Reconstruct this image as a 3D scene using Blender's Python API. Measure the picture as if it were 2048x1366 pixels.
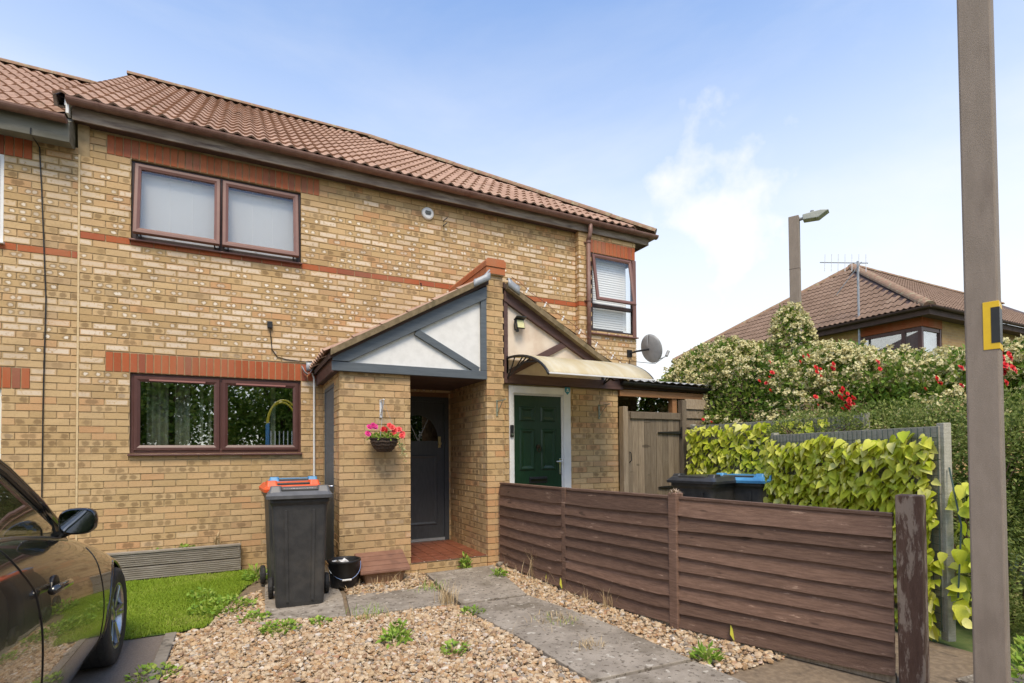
import bpy, bmesh, math, random
import numpy as np
from mathutils import Vector, Matrix

for o in list(bpy.data.objects): bpy.data.objects.remove(o)
SC = bpy.context.scene
COL = SC.collection
RAD = math.radians
random.seed(7); RNG = np.random.default_rng(7)

# ------------------------------------------------------------------ camera
CAM = Vector((1.1362, -7.2481, 1.4388))
YAW, PITCH, ROLL, FPX, PPY = 0.470990, 0.0198811, -0.0077888, 1057.76, 881.8
fw = Vector((math.sin(YAW)*math.cos(PITCH), math.cos(YAW)*math.cos(PITCH), math.sin(PITCH)))
rt = Vector((math.cos(YAW), -math.sin(YAW), 0)); up = rt.cross(fw)
rt, up = rt*math.cos(ROLL)+up*math.sin(ROLL), up*math.cos(ROLL)-rt*math.sin(ROLL)
cd = bpy.data.cameras.new('camera'); cam = bpy.data.objects.new('camera', cd); COL.objects.link(cam)
cam.matrix_world = Matrix(((rt.x, up.x, -fw.x, CAM.x), (rt.y, up.y, -fw.y, CAM.y), (rt.z, up.z, -fw.z, CAM.z), (0, 0, 0, 1)))
cd.sensor_width = 36; cd.lens = FPX/2048*36; cd.shift_y = (PPY-683)/2048; cd.clip_start = .05; cd.clip_end = 2000
SC.camera = cam

# ------------------------------------------------------------------ sky, sun, exposure
SUN_EL, SUN_AZ = RAD(57), RAD(196)      # azimuth measured clockwise from +Y (towards +X)
w = bpy.data.worlds.new('World'); SC.world = w; w.use_nodes = True
nt = w.node_tree; nt.nodes.clear()
def _n(t, **k):
    n = nt.nodes.new(t)
    for a, b in k.items(): setattr(n, a, b)
    return n
wo = _n('ShaderNodeOutputWorld'); bg = _n('ShaderNodeBackground'); bg.inputs[1].default_value = .15
sky = _n('ShaderNodeTexSky', sky_type='NISHITA', sun_disc=False, sun_elevation=SUN_EL, sun_rotation=SUN_AZ, altitude=50, air_density=1.0, dust_density=.3, ozone_density=3.0)
tc = _n('ShaderNodeTexCoord'); mp = _n('ShaderNodeMapping'); mp.inputs['Scale'].default_value = (1, 1, 3.0); mp.inputs['Location'].default_value = (3.1, 1.7, 0.4)
nz = _n('ShaderNodeTexNoise'); nz.inputs['Scale'].default_value = 1.5; nz.inputs['Detail'].default_value = 9; nz.inputs['Roughness'].default_value = .58; nz.inputs['Distortion'].default_value = .35
rp = _n('ShaderNodeValToRGB'); rp.color_ramp.elements[0].position = .42; rp.color_ramp.elements[1].position = .82
# one cumulus bank low over the far houses
dp = _n('ShaderNodeVectorMath', operation='DISTANCE'); dn = _n('ShaderNodeVectorMath', operation='NORMALIZE')
mp2 = _n('ShaderNodeMapping'); mp2.inputs['Scale'].default_value = (1, 1, .75)
cl = Vector(fw + rt*((1452-1024)/FPX) - up*((485-PPY)/FPX)).normalized()
dp.inputs[1].default_value = (cl.x, cl.y, cl.z*.75)
nz2 = _n('ShaderNodeTexNoise'); nz2.inputs['Scale'].default_value = 7; nz2.inputs['Detail'].default_value = 8; nz2.inputs['Roughness'].default_value = .55
ma = _n('ShaderNodeMath', operation='MULTIPLY_ADD'); ma.inputs[1].default_value = .42; 
mr = _n('ShaderNodeMapRange', interpolation_type='SMOOTHSTEP'); mr.inputs[1].default_value = .42; mr.inputs[2].default_value = .21; mr.inputs[3].default_value = 0; mr.inputs[4].default_value = 1
mx = _n('ShaderNodeMath', operation='MAXIMUM')
# haze towards the horizon
sx = _n('ShaderNodeSeparateXYZ'); mh = _n('ShaderNodeMapRange', interpolation_type='SMOOTHSTEP'); mh.inputs[1].default_value = .74; mh.inputs[2].default_value = .16; mh.inputs[3].default_value = 0.0; mh.inputs[4].default_value = .88
mm = _n('ShaderNodeMath', operation='MULTIPLY_ADD', use_clamp=True)
mix = _n('ShaderNodeMix', data_type='RGBA'); mix.inputs['B'].default_value = (3.2, 3.22, 3.2, 1)
L = nt.links.new
L(tc.outputs['Generated'], dn.inputs[0]); L(dn.outputs[0], mp.inputs[0]); L(mp.outputs[0], nz.inputs['Vector']); L(nz.outputs[0], rp.inputs[0])
L(dn.outputs[0], mp2.inputs[0]); L(mp2.outputs[0], dp.inputs[0]); L(dn.outputs[0], nz2.inputs['Vector'])
L(nz2.outputs[0], ma.inputs[0]); L(dp.outputs['Value'], ma.inputs[2]); L(ma.outputs[0], mr.inputs[0])
L(dn.outputs[0], sx.inputs[0]); L(sx.outputs['Z'], mh.inputs[0])
sc_ = _n('ShaderNodeMath', operation='MULTIPLY'); sc_.inputs[1].default_value = .28; L(rp.outputs[0], sc_.inputs[0])
L(sc_.outputs[0], mm.inputs[0]); mm.inputs[1].default_value = 1.0; L(mh.outputs[0], mm.inputs[2])
m9 = _n('ShaderNodeMath', operation='MULTIPLY'); m9.inputs[1].default_value = 1.0; L(mr.outputs[0], m9.inputs[0])
L(mm.outputs[0], mx.inputs[0]); L(m9.outputs[0], mx.inputs[1])
L(mx.outputs[0], mix.inputs['Factor']); L(sky.outputs[0], mix.inputs['A']); L(mix.outputs['Result'], bg.inputs[0]); L(bg.outputs[0], wo.inputs[0])
ld = bpy.data.lights.new('sun', 'SUN'); ld.energy = 1.75; ld.angle = RAD(24); ld.color = (1, .85, .64)
sun = bpy.data.objects.new('sun', ld); COL.objects.link(sun)
sdir = Vector((math.sin(SUN_AZ)*math.cos(SUN_EL), math.cos(SUN_AZ)*math.cos(SUN_EL), math.sin(SUN_EL)))
sun.rotation_euler = sdir.to_track_quat('Z', 'Y').to_euler()
vs = SC.view_settings; vs.view_transform = 'Standard'; vs.look = 'None'; vs.exposure = 1.15; vs.gamma = 1; vs.use_curve_mapping = False

# ------------------------------------------------------------------ mesh helpers
class MB:
    def __init__(s): s.v = []; s.f = []; s.m = []
    def add(s, V, F, m=0):
        b = len(s.v); s.v += [tuple(p) for p in V]; s.f += [tuple(i+b for i in f) for f in F]; s.m += [m]*len(F); return s
    def box(s, lo, hi, m=0):
        (a, b, c), (d, e, f) = lo, hi
        return s.add([(a,b,c),(d,b,c),(d,e,c),(a,e,c),(a,b,f),(d,b,f),(d,e,f),(a,e,f)], [(0,3,2,1),(4,5,6,7),(0,1,5,4),(1,2,6,5),(2,3,7,6),(3,0,4,7)], m)
    def obox(s, c, size, mat, m=0):
        x, y, z = [k/2 for k in size]; c = Vector(c)
        V = [c+mat@Vector(p) for p in ((-x,-y,-z),(x,-y,-z),(x,y,-z),(-x,y,-z),(-x,-y,z),(x,-y,z),(x,y,z),(-x,y,z))]
        return s.add(V, [(0,3,2,1),(4,5,6,7),(0,1,5,4),(1,2,6,5),(2,3,7,6),(3,0,4,7)], m)
    def beam(s, a, b, w, h, upv=(0,0,1), m=0):
        a, b = Vector(a), Vector(b); d = (b-a); L_ = d.length; d.normalize(); u = Vector(upv); r = d.cross(u).normalized(); u = r.cross(d)
        mat = Matrix((r, d, u)).transposed()
        return s.obox((a+b)/2, (w, L_, h), mat, m)
    def prism(s, poly, vec, m=0):
        n = len(poly); V = [Vector(p) for p in poly]; V2 = [p+Vector(vec) for p in V]
        F = [tuple(range(n))[::-1], tuple(range(n, 2*n))]+[(i, (i+1) % n, (i+1) % n+n, i+n) for i in range(n)]
        return s.add(V+V2, F, m)
    def tube(s, pts, r, n=8, m=0, cap=True, r2=None):
        P = [Vector(p) for p in pts]; V = []; F = []
        pu = None
        for i, p in enumerate(P):
            d = (P[min(i+1, len(P)-1)]-P[max(i-1, 0)]).normalized()
            if pu is None: pu = d.orthogonal().normalized()
            u = (pu-d*pu.dot(d)).normalized(); pu = u; v = d.cross(u)
            rr = r if r2 is None else r+(r2-r)*i/max(1, len(P)-1)
            V += [p+u*rr*math.cos(2*math.pi*k/n)+v*rr*math.sin(2*math.pi*k/n) for k in range(n)]
        for i in range(len(P)-1):
            for k in range(n): F.append((i*n+k, i*n+(k+1) % n, (i+1)*n+(k+1) % n, (i+1)*n+k))
        if cap: F += [tuple(range(n))[::-1], tuple(range((len(P)-1)*n, len(P)*n))]
        return s.add(V, F, m)
    def lathe(s, prof, c=(0,0,0), n=20, axis='Z', m=0):
        V = []; F = []; c = Vector(c)
        for r, z in prof:
            for k in range(n):
                a = 2*math.pi*k/n; x, y = r*math.cos(a), r*math.sin(a)
                V.append(c+Vector({'Z': (x, y, z), 'X': (z, x, y), 'Y': (x, z, y)}[axis]))
        for i in range(len(prof)-1):
            for k in range(n): F.append((i*n+k, i*n+(k+1) % n, (i+1)*n+(k+1) % n, (i+1)*n+k))
        return s.add(V, F, m)
    def grid(s, P, m=0):   # P[i][j] points
        a, b = len(P), len(P[0])
        return s.add([q for r in P for q in r], [(i*b+j, i*b+j+1, (i+1)*b+j+1, (i+1)*b+j) for i in range(a-1) for j in range(b-1)], m)
    def build(s, name, mats, parent=None, smooth=False, bevel=0, solid=0, sub=0):
        me = bpy.data.meshes.new(name); me.from_pydata(s.v, [], s.f)
        for mt in (mats if isinstance(mats, (list, tuple)) else [mats]): me.materials.append(mt)
        if max(s.m, default=0): me.polygons.foreach_set('material_index', s.m)
        if smooth: me.polygons.foreach_set('use_smooth', [True]*len(s.f))
        me.update()
        return link(name, me, parent, bevel, solid, sub)
INV = {}
def link(name, me, parent=None, bevel=0, solid=0, sub=0):
    o = bpy.data.objects.new(name, me); COL.objects.link(o)
    if parent is not None:
        o.parent = parent
        if parent.name in INV: o.matrix_parent_inverse = INV[parent.name]
    if solid:
        md = o.modifiers.new('solid', 'SOLIDIFY'); md.thickness = solid; md.offset = 0
    if bevel:
        md = o.modifiers.new('bevel', 'BEVEL'); md.width = bevel; md.segments = 2; md.limit_method = 'ANGLE'; md.angle_limit = RAD(40)
    if sub:
        md = o.modifiers.new('sub', 'SUBSURF'); md.levels = sub; md.render_levels = sub
    return o
def tag(o, label=None, cat=None, group=None, kind=None):
    if label: o['label'] = label
    if cat: o['category'] = cat
    if group: o['group'] = group
    if kind: o['kind'] = kind
    return o
def thing(name, label, cat, loc=(0,0,0), rotz=0, group=None, world=True):
    """Empty at the thing's base; world=True: its parts are given in world coordinates."""
    o = bpy.data.objects.new(name, None); COL.objects.link(o); o.empty_display_size = .1
    o.location = loc; o.rotation_euler = (0, 0, rotz); tag(o, label, cat, group)
    if world: INV[o.name] = (Matrix.Translation(Vector(loc)) @ Matrix.Rotation(rotz, 4, 'Z')).inverted()
    return o
def dup(root, loc, rotz, label=None, group=None):
    r = root.copy(); COL.objects.link(r); r.location = loc; r.rotation_euler = (0, 0, rotz)
    if label: r['label'] = label
    if group: r['group'] = group
    for ch in list(root.children):
        c = ch.copy(); COL.objects.link(c); c.parent = r
        for g in ch.children:
            d = g.copy(); COL.objects.link(d); d.parent = c
    return r
def npmesh(name, V, F, mats, rnd=None, uv=None, smooth=False, midx=None):
    """V (n,3), F (m,k) arrays of equal-sized faces; rnd (n,4) colour attribute"""
    me = bpy.data.meshes.new(name); V = np.asarray(V, np.float32); F = np.asarray(F, np.int32); k = F.shape[1]
    me.vertices.add(len(V)); me.vertices.foreach_set('co', V.ravel())
    me.loops.add(F.size); me.loops.foreach_set('vertex_index', F.ravel())
    me.polygons.add(len(F)); me.polygons.foreach_set('loop_start', np.arange(0, F.size, k, dtype=np.int32)); me.polygons.foreach_set('loop_total', np.full(len(F), k, np.int32))
    if midx is not None: me.polygons.foreach_set('material_index', np.asarray(midx, np.int32))
    for mt in (mats if isinstance(mats, (list, tuple)) else [mats]): me.materials.append(mt)
    if rnd is not None:
        a = me.attributes.new('rnd', 'FLOAT_COLOR', 'POINT'); a.data.foreach_set('color', np.asarray(rnd, np.float32).ravel())
    if uv is not None:
        u = me.uv_layers.new(name='UVMap'); u.data.foreach_set('uv', np.asarray(uv, np.float32)[F.ravel()].ravel())
    me.polygons.foreach_set('use_smooth', np.full(len(F), smooth))
    me.update(calc_edges=True); me.validate(); return me

# ------------------------------------------------------------------ materials
class NT:
    def __init__(s, name):
        s.mat = bpy.data.materials.new(name); s.mat.use_nodes = True; s.t = s.mat.node_tree; s.t.nodes.clear()
        s.out = s.n('ShaderNodeOutputMaterial'); s.b = s.n('ShaderNodeBsdfPrincipled'); s.l(s.b.outputs[0], s.out.inputs[0]); s._p = None
    def n(s, t, **k):
        n = s.t.nodes.new(t)
        for a, b in k.items(): setattr(n, a, b)
        return n
    def l(s, a, b): s.t.links.new(a, b)
    def val(s, sock, v):
        if isinstance(v, bpy.types.NodeSocket): s.l(v, sock)
        elif v is not None: sock.default_value = v
    def pos(s):
        if s._p is None: s._p = s.n('ShaderNodeNewGeometry').outputs['Position']
        return s._p
    def math(s, op, a, b=None, c=None, clamp=False):
        n = s.n('ShaderNodeMath', operation=op, use_clamp=clamp); s.val(n.inputs[0], a)
        if b is not None: s.val(n.inputs[1], b)
        if c is not None: s.val(n.inputs[2], c)
        return n.outputs[0]
    def mix(s, f, a, b, blend='MIX'):
        n = s.n('ShaderNodeMix', data_type='RGBA', blend_type=blend); s.val(n.inputs['Factor'], f)
        s.val(n.inputs['A'], rgba(a)); s.val(n.inputs['B'], rgba(b)); return n.outputs['Result']
    def noise(s, scale, detail=4, rough=.55, vec=None, stretch=None, dist=0, out=0):
        n = s.n('ShaderNodeTexNoise'); n.inputs['Scale'].default_value = scale; n.inputs['Detail'].default_value = detail
        n.inputs['Roughness'].default_value = rough; n.inputs['Distortion'].default_value = dist
        v = vec if vec is not None else s.pos()
        if stretch: v = s.map(v, stretch)
        s.l(v, n.inputs['Vector']); return n.outputs[out]
    def map(s, v, scale, loc=(0,0,0), rot=(0,0,0)):
        n = s.n('ShaderNodeMapping'); n.inputs['Scale'].default_value = scale; n.inputs['Location'].default_value = loc; n.inputs['Rotation'].default_value = rot
        s.l(v, n.inputs[0]); return n.outputs[0]
    def ss(s, x, lo, hi, a=0., b=1.):
        n = s.n('ShaderNodeMapRange', interpolation_type='SMOOTHSTEP'); s.val(n.inputs[0], x)
        for i, v in enumerate((lo, hi, a, b)): s.val(n.inputs[i+1], v)
        return n.outputs[0]
    def ramp(s, f, stops):
        n = s.n('ShaderNodeValToRGB'); e = n.color_ramp.elements
        while len(e) < len(stops): e.new(.5)
        for q, (p, c) in zip(e, stops): q.position = p; q.color = rgba(c)
        s.val(n.inputs[0], f); return n.outputs[0]
    def attr(s, name='rnd'):
        a = s.n('ShaderNodeAttribute', attribute_name=name); x = s.n('ShaderNodeSeparateColor'); s.l(a.outputs['Color'], x.inputs[0])
        return x.outputs[0], x.outputs[1], x.outputs[2], a.outputs['Alpha']
    def bump(s, h, strength=.3, dist=.01):
        n = s.n('ShaderNodeBump'); n.inputs['Strength'].default_value = strength; n.inputs['Distance'].default_value = dist
        s.l(h, n.inputs['Height']); s.l(n.outputs[0], s.b.inputs['Normal']); return n
    def set(s, base=None, rough=None, metal=None, spec=None, coat=None, **k):
        for nm, v in (('Base Color', rgba(base)), ('Roughness', rough), ('Metallic', metal), ('Specular IOR Level', spec), ('Coat Weight', coat)):
            if v is not None: s.val(s.b.inputs[nm], v)
        for nm, v in k.items(): s.val(s.b.inputs[nm.replace('_', ' ')], v)
        return s
def rgba(c):
    if c is None or isinstance(c, bpy.types.NodeSocket): return c
    return tuple(c) if len(c) == 4 else (*c, 1)
def H(h):   # sRGB hex -> linear
    h = h.lstrip('#'); v = [int(h[i:i+2], 16)/255 for i in (0, 2, 4)]
    return tuple(x/12.92 if x <= .04045 else ((x+.055)/1.055)**2.4 for x in v)
def mat(name, c1, c2=None, scale=30, rough=.6, bump=0, bscale=None, metal=0, spec=.5, stretch=None, detail=5, c3=None, scale3=6, thr3=(.55, .7), coat=0, bd=.004):
    t = NT(name); col = rgba(c1)
    if c2 is not None: col = t.mix(t.ss(t.noise(scale, detail, stretch=stretch), .35, .68), c1, c2)
    if c3 is not None: col = t.mix(t.ss(t.noise(scale3, 6, .6, stretch=stretch), *thr3), col, c3)
    t.set(base=col, rough=rough, metal=metal, spec=spec, coat=coat)
    if bump: t.bump(t.noise(bscale or scale*2, 5, stretch=stretch), bump, bd)
    return t.mat
# ---- materials of the buildings
def brick_mat(name, stops, mark=True):
    t = NT(name); r, g, b, a = t.attr(); uv = t.n('ShaderNodeUVMap').outputs[0]
    x = t.n('ShaderNodeSeparateXYZ'); t.l(uv, x.inputs[0]); u, v = x.outputs[0], x.outputs[1]
    col = t.ramp(r, stops)
    sp = t.noise(190, 3, .7); bl = t.noise(38, 4, .6)
    col = t.mix(t.ss(sp, .52, .72, 0, .34), col, (.16, .09, .04)); col = t.mix(t.ss(bl, .48, .75, 0, .35), col, (.30, .20, .10))
    if mark:
        wob = t.math('MULTIPLY', t.math('SUBTRACT', t.noise(34, 4, .65), .5), 1.6)
        dm = None
        for cx, sg in ((.27, .34), (.72, -.30)):
            du = t.math('MULTIPLY', t.math('SUBTRACT', u, t.math('MULTIPLY_ADD', t.math('SUBTRACT', r, .5), sg, cx)), t.math('MULTIPLY_ADD', g, -2.0, 8.2)); dv = t.math('MULTIPLY', t.math('SUBTRACT', v, .5), .065/.026)
            d = t.math('ADD', t.math('SQRT', t.math('ADD', t.math('MULTIPLY', du, du), t.math('MULTIPLY', dv, dv))), wob)
            dm = d if dm is None else t.math('MINIMUM', dm, d)
        col = t.mix(t.math('MULTIPLY', t.ss(dm, 1.35, .70), t.math('MULTIPLY', g, .75)), col, (.19, .12, .058))
        pl = t.math('MULTIPLY', t.ss(t.noise(30, 4), .30, .50), a)
        eu = t.math('MULTIPLY', t.ss(u, .01, .08), t.ss(u, .99, .92)); ev = t.math('MULTIPLY', t.ss(v, .04, .25), t.ss(v, .96, .75))
        col = t.mix(t.math('MULTIPLY', pl, t.math('MULTIPLY', eu, ev)), col, (.74, .62, .48))
        col = t.mix(t.math('MULTIPLY', t.ss(dm, .80, .40), b), col, (.84, .76, .63))
    col = t.mix(t.ss(t.noise(1.1, 5, .6, stretch=(1, 1, .45)), .42, .70, 0, .30), col, (.36, .27, .17))
    t.set(base=col, rough=.9, spec=.2)
    t.bump(t.noise(120, 5, .65), .55, .004); return t.mat
M_BRICK = brick_mat('buff brick', [(0, (.47, .32, .155)), (.3, (.54, .375, .185)), (.6, (.595, .425, .225)), (.84, (.57, .375, .19)), (.95, (.56, .32, .155)), (1, (.46, .335, .185))])
M_RED = brick_mat('red brick', [(0, (.34, .085, .035)), (.5, (.44, .115, .04)), (.85, (.36, .10, .055)), (1, (.24, .08, .05))], False)
M_COPE = brick_mat('orange coping brick', [(0, (.46, .14, .055)), (1, (.52, .17, .07))], False)
M_MORTAR = mat('mortar', (.45, .335, .19), (.36, .265, .145), 14, .95, .6, 150, c3=(.25, .17, .08), scale3=2.5)
M_SEAL = mat('sealant', (.66, .50, .28), (.58, .43, .23), 30, .7)
def tile_mat(name, a, b, c):
    t = NT(name); r, g, bb, al = t.attr()
    col = t.mix(r, a, b); col = t.mix(t.ss(t.noise(9, 6, .65), .50, .72), col, c); col = t.mix(t.ss(t.noise(140, 3, .7), .55, .75, 0, .4), col, (.10, .06, .04))
    col = t.mix(t.math('MULTIPLY', t.ss(t.noise(22, 5, .7), .56, .66), t.math('MULTIPLY', g, .8)), col, (.40, .37, .27))
    t.set(base=col, rough=.9, spec=.2); t.bump(t.noise(90, 4), .4, .004); return t.mat
M_TILE = tile_mat('concrete roof tile', (.36, .228, .16), (.445, .293, .213), (.27, .168, .12))
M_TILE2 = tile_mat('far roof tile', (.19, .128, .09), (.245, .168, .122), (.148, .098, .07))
M_RIDGE = mat('ridge tile', (.30, .17, .11), (.22, .15, .09), 12, .9, .5, 60, c3=(.33, .28, .17), scale3=9, thr3=(.5, .66))
M_PVC = mat('brown window plastic', (.085, .034, .028), (.10, .042, .034), 8, .38, spec=.5)
M_PVCL = mat('faded brown window plastic', (.185, .085, .066), (.16, .075, .058), 8, .45)
M_PVCD = mat('dark rubber reveal', (.035, .018, .016), None, rough=.5)
M_VENT = mat('trickle vent', (.30, .13, .11), None, rough=.5)
M_WHITE = mat('white plastic', (.80, .80, .78), (.72, .72, .70), 6, .4)
M_GUT = mat('brown gutter plastic', (.17, .085, .062), (.22, .125, .095), 10, .5, c3=(.13, .07, .05), scale3=3)
M_FASC = mat('weathered brown fascia', (.16, .115, .085), (.30, .245, .19), 7, .75, .2, 30, stretch=(.4, 1, 3), c3=(.07, .045, .035), scale3=5, thr3=(.5, .75))
M_FASCG = mat('grey green fascia', (.12, .115, .085), (.19, .18, .14), 6, .75, .2, 30, stretch=(.4, 1, 2), c3=(.07, .06, .045), scale3=4)
M_SOFF = mat('dark soffit', (.085, .05, .04), (.06, .036, .03), 6, .8)
M_ANTH = mat('anthracite paint', (.085, .102, .115), (.108, .128, .142), 9, .5, .3, 60, stretch=(.35, 1, 4), c3=(.12, .135, .145), scale3=8, thr3=(.6, .8))
M_BEAMBR = mat('dark brown stained beam', (.075, .037, .03), (.10, .052, .043), 9, .6, .3, 60, stretch=(.4, 1, 4), c3=(.15, .10, .085), scale3=10, thr3=(.62, .8))
M_RENDER = mat('white render', (.78, .78, .75), (.71, .71, .68), 10, .9, .35, 90, bd=.003)
M_RENDERC = mat('cream render', (.70, .61, .50), (.60, .50, .39), 4, .9, .35, 90, c3=(.50, .36, .26), scale3=2.5, thr3=(.5, .8), bd=.003)
M_DARK = mat('dark interior', (.030, .028, .026), None, rough=.9)
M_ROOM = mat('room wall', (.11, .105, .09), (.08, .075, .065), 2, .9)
M_CURT = mat('pale curtain', (.62, .60, .50), (.54, .52, .43), 5, .9)
M_BLIND = mat('white blind slat', (.86, .87, .86), None, rough=.55)
M_ADOOR = mat('anthracite door', (.045, .052, .060), (.058, .066, .074), 20, .42, .15, 80, stretch=(4, 1, .5))
M_GREEN = mat('green woodgrain door', (.005, .030, .012), (.009, .040, .017), 26, .34, .35, 60, stretch=(3, 3, .35))
M_BLACK = mat('black plastic', (.012, .012, .013), (.018, .018, .018), 20, .45)
M_BRASS = mat('brass', (.62, .50, .24), None, rough=.35, metal=1)
M_CHROME = mat('chrome', (.75, .76, .78), None, rough=.15, metal=1)
M_LEAD = mat('lead flashing', (.30, .32, .34), (.38, .40, .42), 12, .55, .2, 30, metal=.3)
M_QTILE = mat('quarry tile', (.17, .055, .028), (.23, .08, .042), 9, .45, .2, 60, c3=(.13, .05, .03), scale3=20)
M_GROUT = mat('grout', (.52, .40, .30), (.42, .31, .23), 20, .9)
def glass_mat(name, tint=(.86, .90, .88), refl=.13, rough=0.0, fm=1.6):
    t = NT(name); t.t.nodes.remove(t.b); g = t.n('ShaderNodeBsdfGlossy'); g.inputs['Roughness'].default_value = rough; g.inputs['Color'].default_value = (1, 1, 1, 1)
    tr = t.n('ShaderNodeBsdfTransparent'); tr.inputs[0].default_value = rgba(tint); lw = t.n('ShaderNodeFresnel'); bf = t.n('ShaderNodeNewGeometry').outputs['Backfacing']; t.l(t.math('MULTIPLY_ADD', bf, 1/1.5-1.5, 1.5), lw.inputs[0])
    f = t.math('ADD', t.math('MULTIPLY', lw.outputs[0], fm), refl, clamp=True); m = t.n('ShaderNodeMixShader'); t.l(f, m.inputs[0]); t.l(tr.outputs[0], m.inputs[1]); t.l(g.outputs[0], m.inputs[2]); t.l(m.outputs[0], t.out.inputs[0])
    return t.mat
M_GLASS = glass_mat('window glass', refl=.24); M_GLASSB = glass_mat('blind window glass', (.98, .985, .98), refl=0.0, fm=1.0)

# ---- bricks
CP = .0762                       # course pitch
def px(p):
    d = Vector(p)-CAM; z = d.dot(fw)
    if z < .1: return (-9e9, -9e9, z)
    return (1024+FPX*d.dot(rt)/z, PPY-FPX*d.dot(up)/z, z)
def inframe(p, mg=20):
    x, y, z = px(p); return z > .1 and -mg < x < 2048+mg and -mg < y < 1366+mg
BV = np.array([(-.5,0,-.5),(.5,0,-.5),(.5,0,.5),(-.5,0,.5),(-.5,1,-.5),(.5,1,-.5),(.5,1,.5),(-.5,1,.5)], float)
BF = np.array([(0,1,2,3),(1,5,6,2),(5,4,7,6),(4,0,3,7),(3,2,6,7),(0,4,5,1)])
class Bricks:
    """collects the bricks of one house; the 300 that show largest become objects, the rest one mesh"""
    def __init__(s): s.L = []
    def put(s, c, ang, w, h, m, at, u0=0., dep=.055):
        s.L.append((Vector(c), ang, w, h, m, at, u0, dep))
    def verts(s, w, h, dep, jit, rg):
        V = BV*np.array([w, dep, h]); V = V+rg.normal(0, jit, V.shape)*np.array([1, .7, 1]); return V
    def uvs(s, w, u0):
        U = np.zeros((8, 2)); U[:, 0] = u0+(BV[:, 0]+.5)*w/.215; U[:, 1] = BV[:, 2]+.5; return U
    def finish(s, parent, mats, limit=300, hidden=None):
        sc = []
        for i, b in enumerate(s.L):
            n = Vector((math.sin(b[1]), -math.cos(b[1]), 0)); d = CAM-b[0]; q = b[2]*b[3]*max(0, n.dot(d))/d.length**3
            if not inframe(b[0]) or (hidden and hidden(*px(b[0])[:2])): q = 0
            sc.append(q)
        order = sorted(range(len(s.L)), key=lambda i: -sc[i]); ob = [i for i in order[:limit] if sc[i] > 0]; st = [i for i in order if i not in set(ob)]
        rg = np.random.default_rng(3); cache = {}
        for i in ob:
            c, ang, w, h, m, at, u0, dep = s.L[i]; key = (round(w, 2), round(h, 3), m, round(u0, 1), tuple(round(x*3)/3 for x in at))
            if key not in cache:
                V = s.verts(w, h, dep, .0011, rg); cache[key] = npmesh('brick', V, BF, mats[m], np.tile(at, (8, 1)), s.uvs(w, u0))
            o = link('brick', cache[key], parent); o.location = c; o.rotation_euler = (0, 0, ang)
        if st:
            VV = []; FF = []; RR = []; UU = []; MI = []
            for j, i in enumerate(st):
                c, ang, w, h, m, at, u0, dep = s.L[i]; V = s.verts(w, h, dep, .0011, rg); ca, sa = math.cos(ang), math.sin(ang)
                VV.append(np.stack([V[:, 0]*ca-V[:, 1]*sa+c.x, V[:, 0]*sa+V[:, 1]*ca+c.y, V[:, 2]+c.z], 1)); FF.append(BF+8*j); RR.append(np.tile(at, (8, 1))); UU.append(s.uvs(w, u0)); MI += [m]*6
            me = npmesh('brick_courses', np.concatenate(VV), np.concatenate(FF), mats, np.concatenate(RR), np.concatenate(UU), midx=MI)
            o = link('brick_courses', me, parent); o['kind'] = 'stuff'
def battr(z, low=False):
    """tone, kiss mark, white spot, pale wash of one brick; lime bloom only on the rain-washed upper wall"""
    bloom = 0 if low else max(0, min(1, (z-1.9)/.7))*max(0, min(1, (4.85-z)/.35))
    t = random.random(); k = random.random()
    tone = random.random()**1.0; mk = random.choice((0, .5, .75, .9)) if k < .62 else 0
    ws = pale = 0
    if random.random() < .36*bloom: ws = random.uniform(.35, 1); mk = random.uniform(.5, .95)
    elif random.random() < .55*bloom: pale = random.uniform(.4, 1.0); mk *= .5
    elif random.random() < .06: pale = random.uniform(.1, .3)
    return (tone, mk, ws, pale)
def cuts(a, b, holes):
    seg = [(a, b)]
    for p, q in holes:
        n = []
        for x, y in seg:
            if q <= x or p >= y: n.append((x, y))
            else:
                if p > x: n.append((x, p))
                if q < y: n.append((q, y))
        seg = n
    return seg
def wall_face(B, O, ang, u0, u1, z0, z1, openings=(), bands=(), off=0., low=False, bandz=0):
    """stretcher-bond face; O origin, ang = direction of u; openings (ua,ub,za,zb) in u / z"""
    ca, sa = math.cos(ang), math.sin(ang); O = Vector(O)
    for k in range(int(math.floor(z0/CP)), int(math.ceil(z1/CP))):
        za, zb = max(z0, k*CP+.005), min(z1, (k+1)*CP-.005)
        if zb-za < .02: continue
        zm = (za+zb)/2; holes = [(a, b) for a, b, c, d in openings if c < zm < d]
        x = u0-.3+((k % 2)*.1125+off) % .225
        x = math.floor((u0-off-(k % 2)*.1125)/.225)*.225+off+(k % 2)*.1125
        red = k in bands
        while x < u1:
            for a, b in cuts(max(x, u0), min(x+.215, u1), holes):
                if b-a < .025: continue
                um = (a+b)/2; rec = random.gauss(0, .0012)
                if red: at = (random.random(), 0, 0, 0)
                else: at = battr(zm, low)
                B.put((O.x+ca*um+sa*rec, O.y+sa*um-ca*rec, zm), ang, b-a, zb-za, 1 if red else 0, at, (a-x)/.215)
            x += .225
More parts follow.
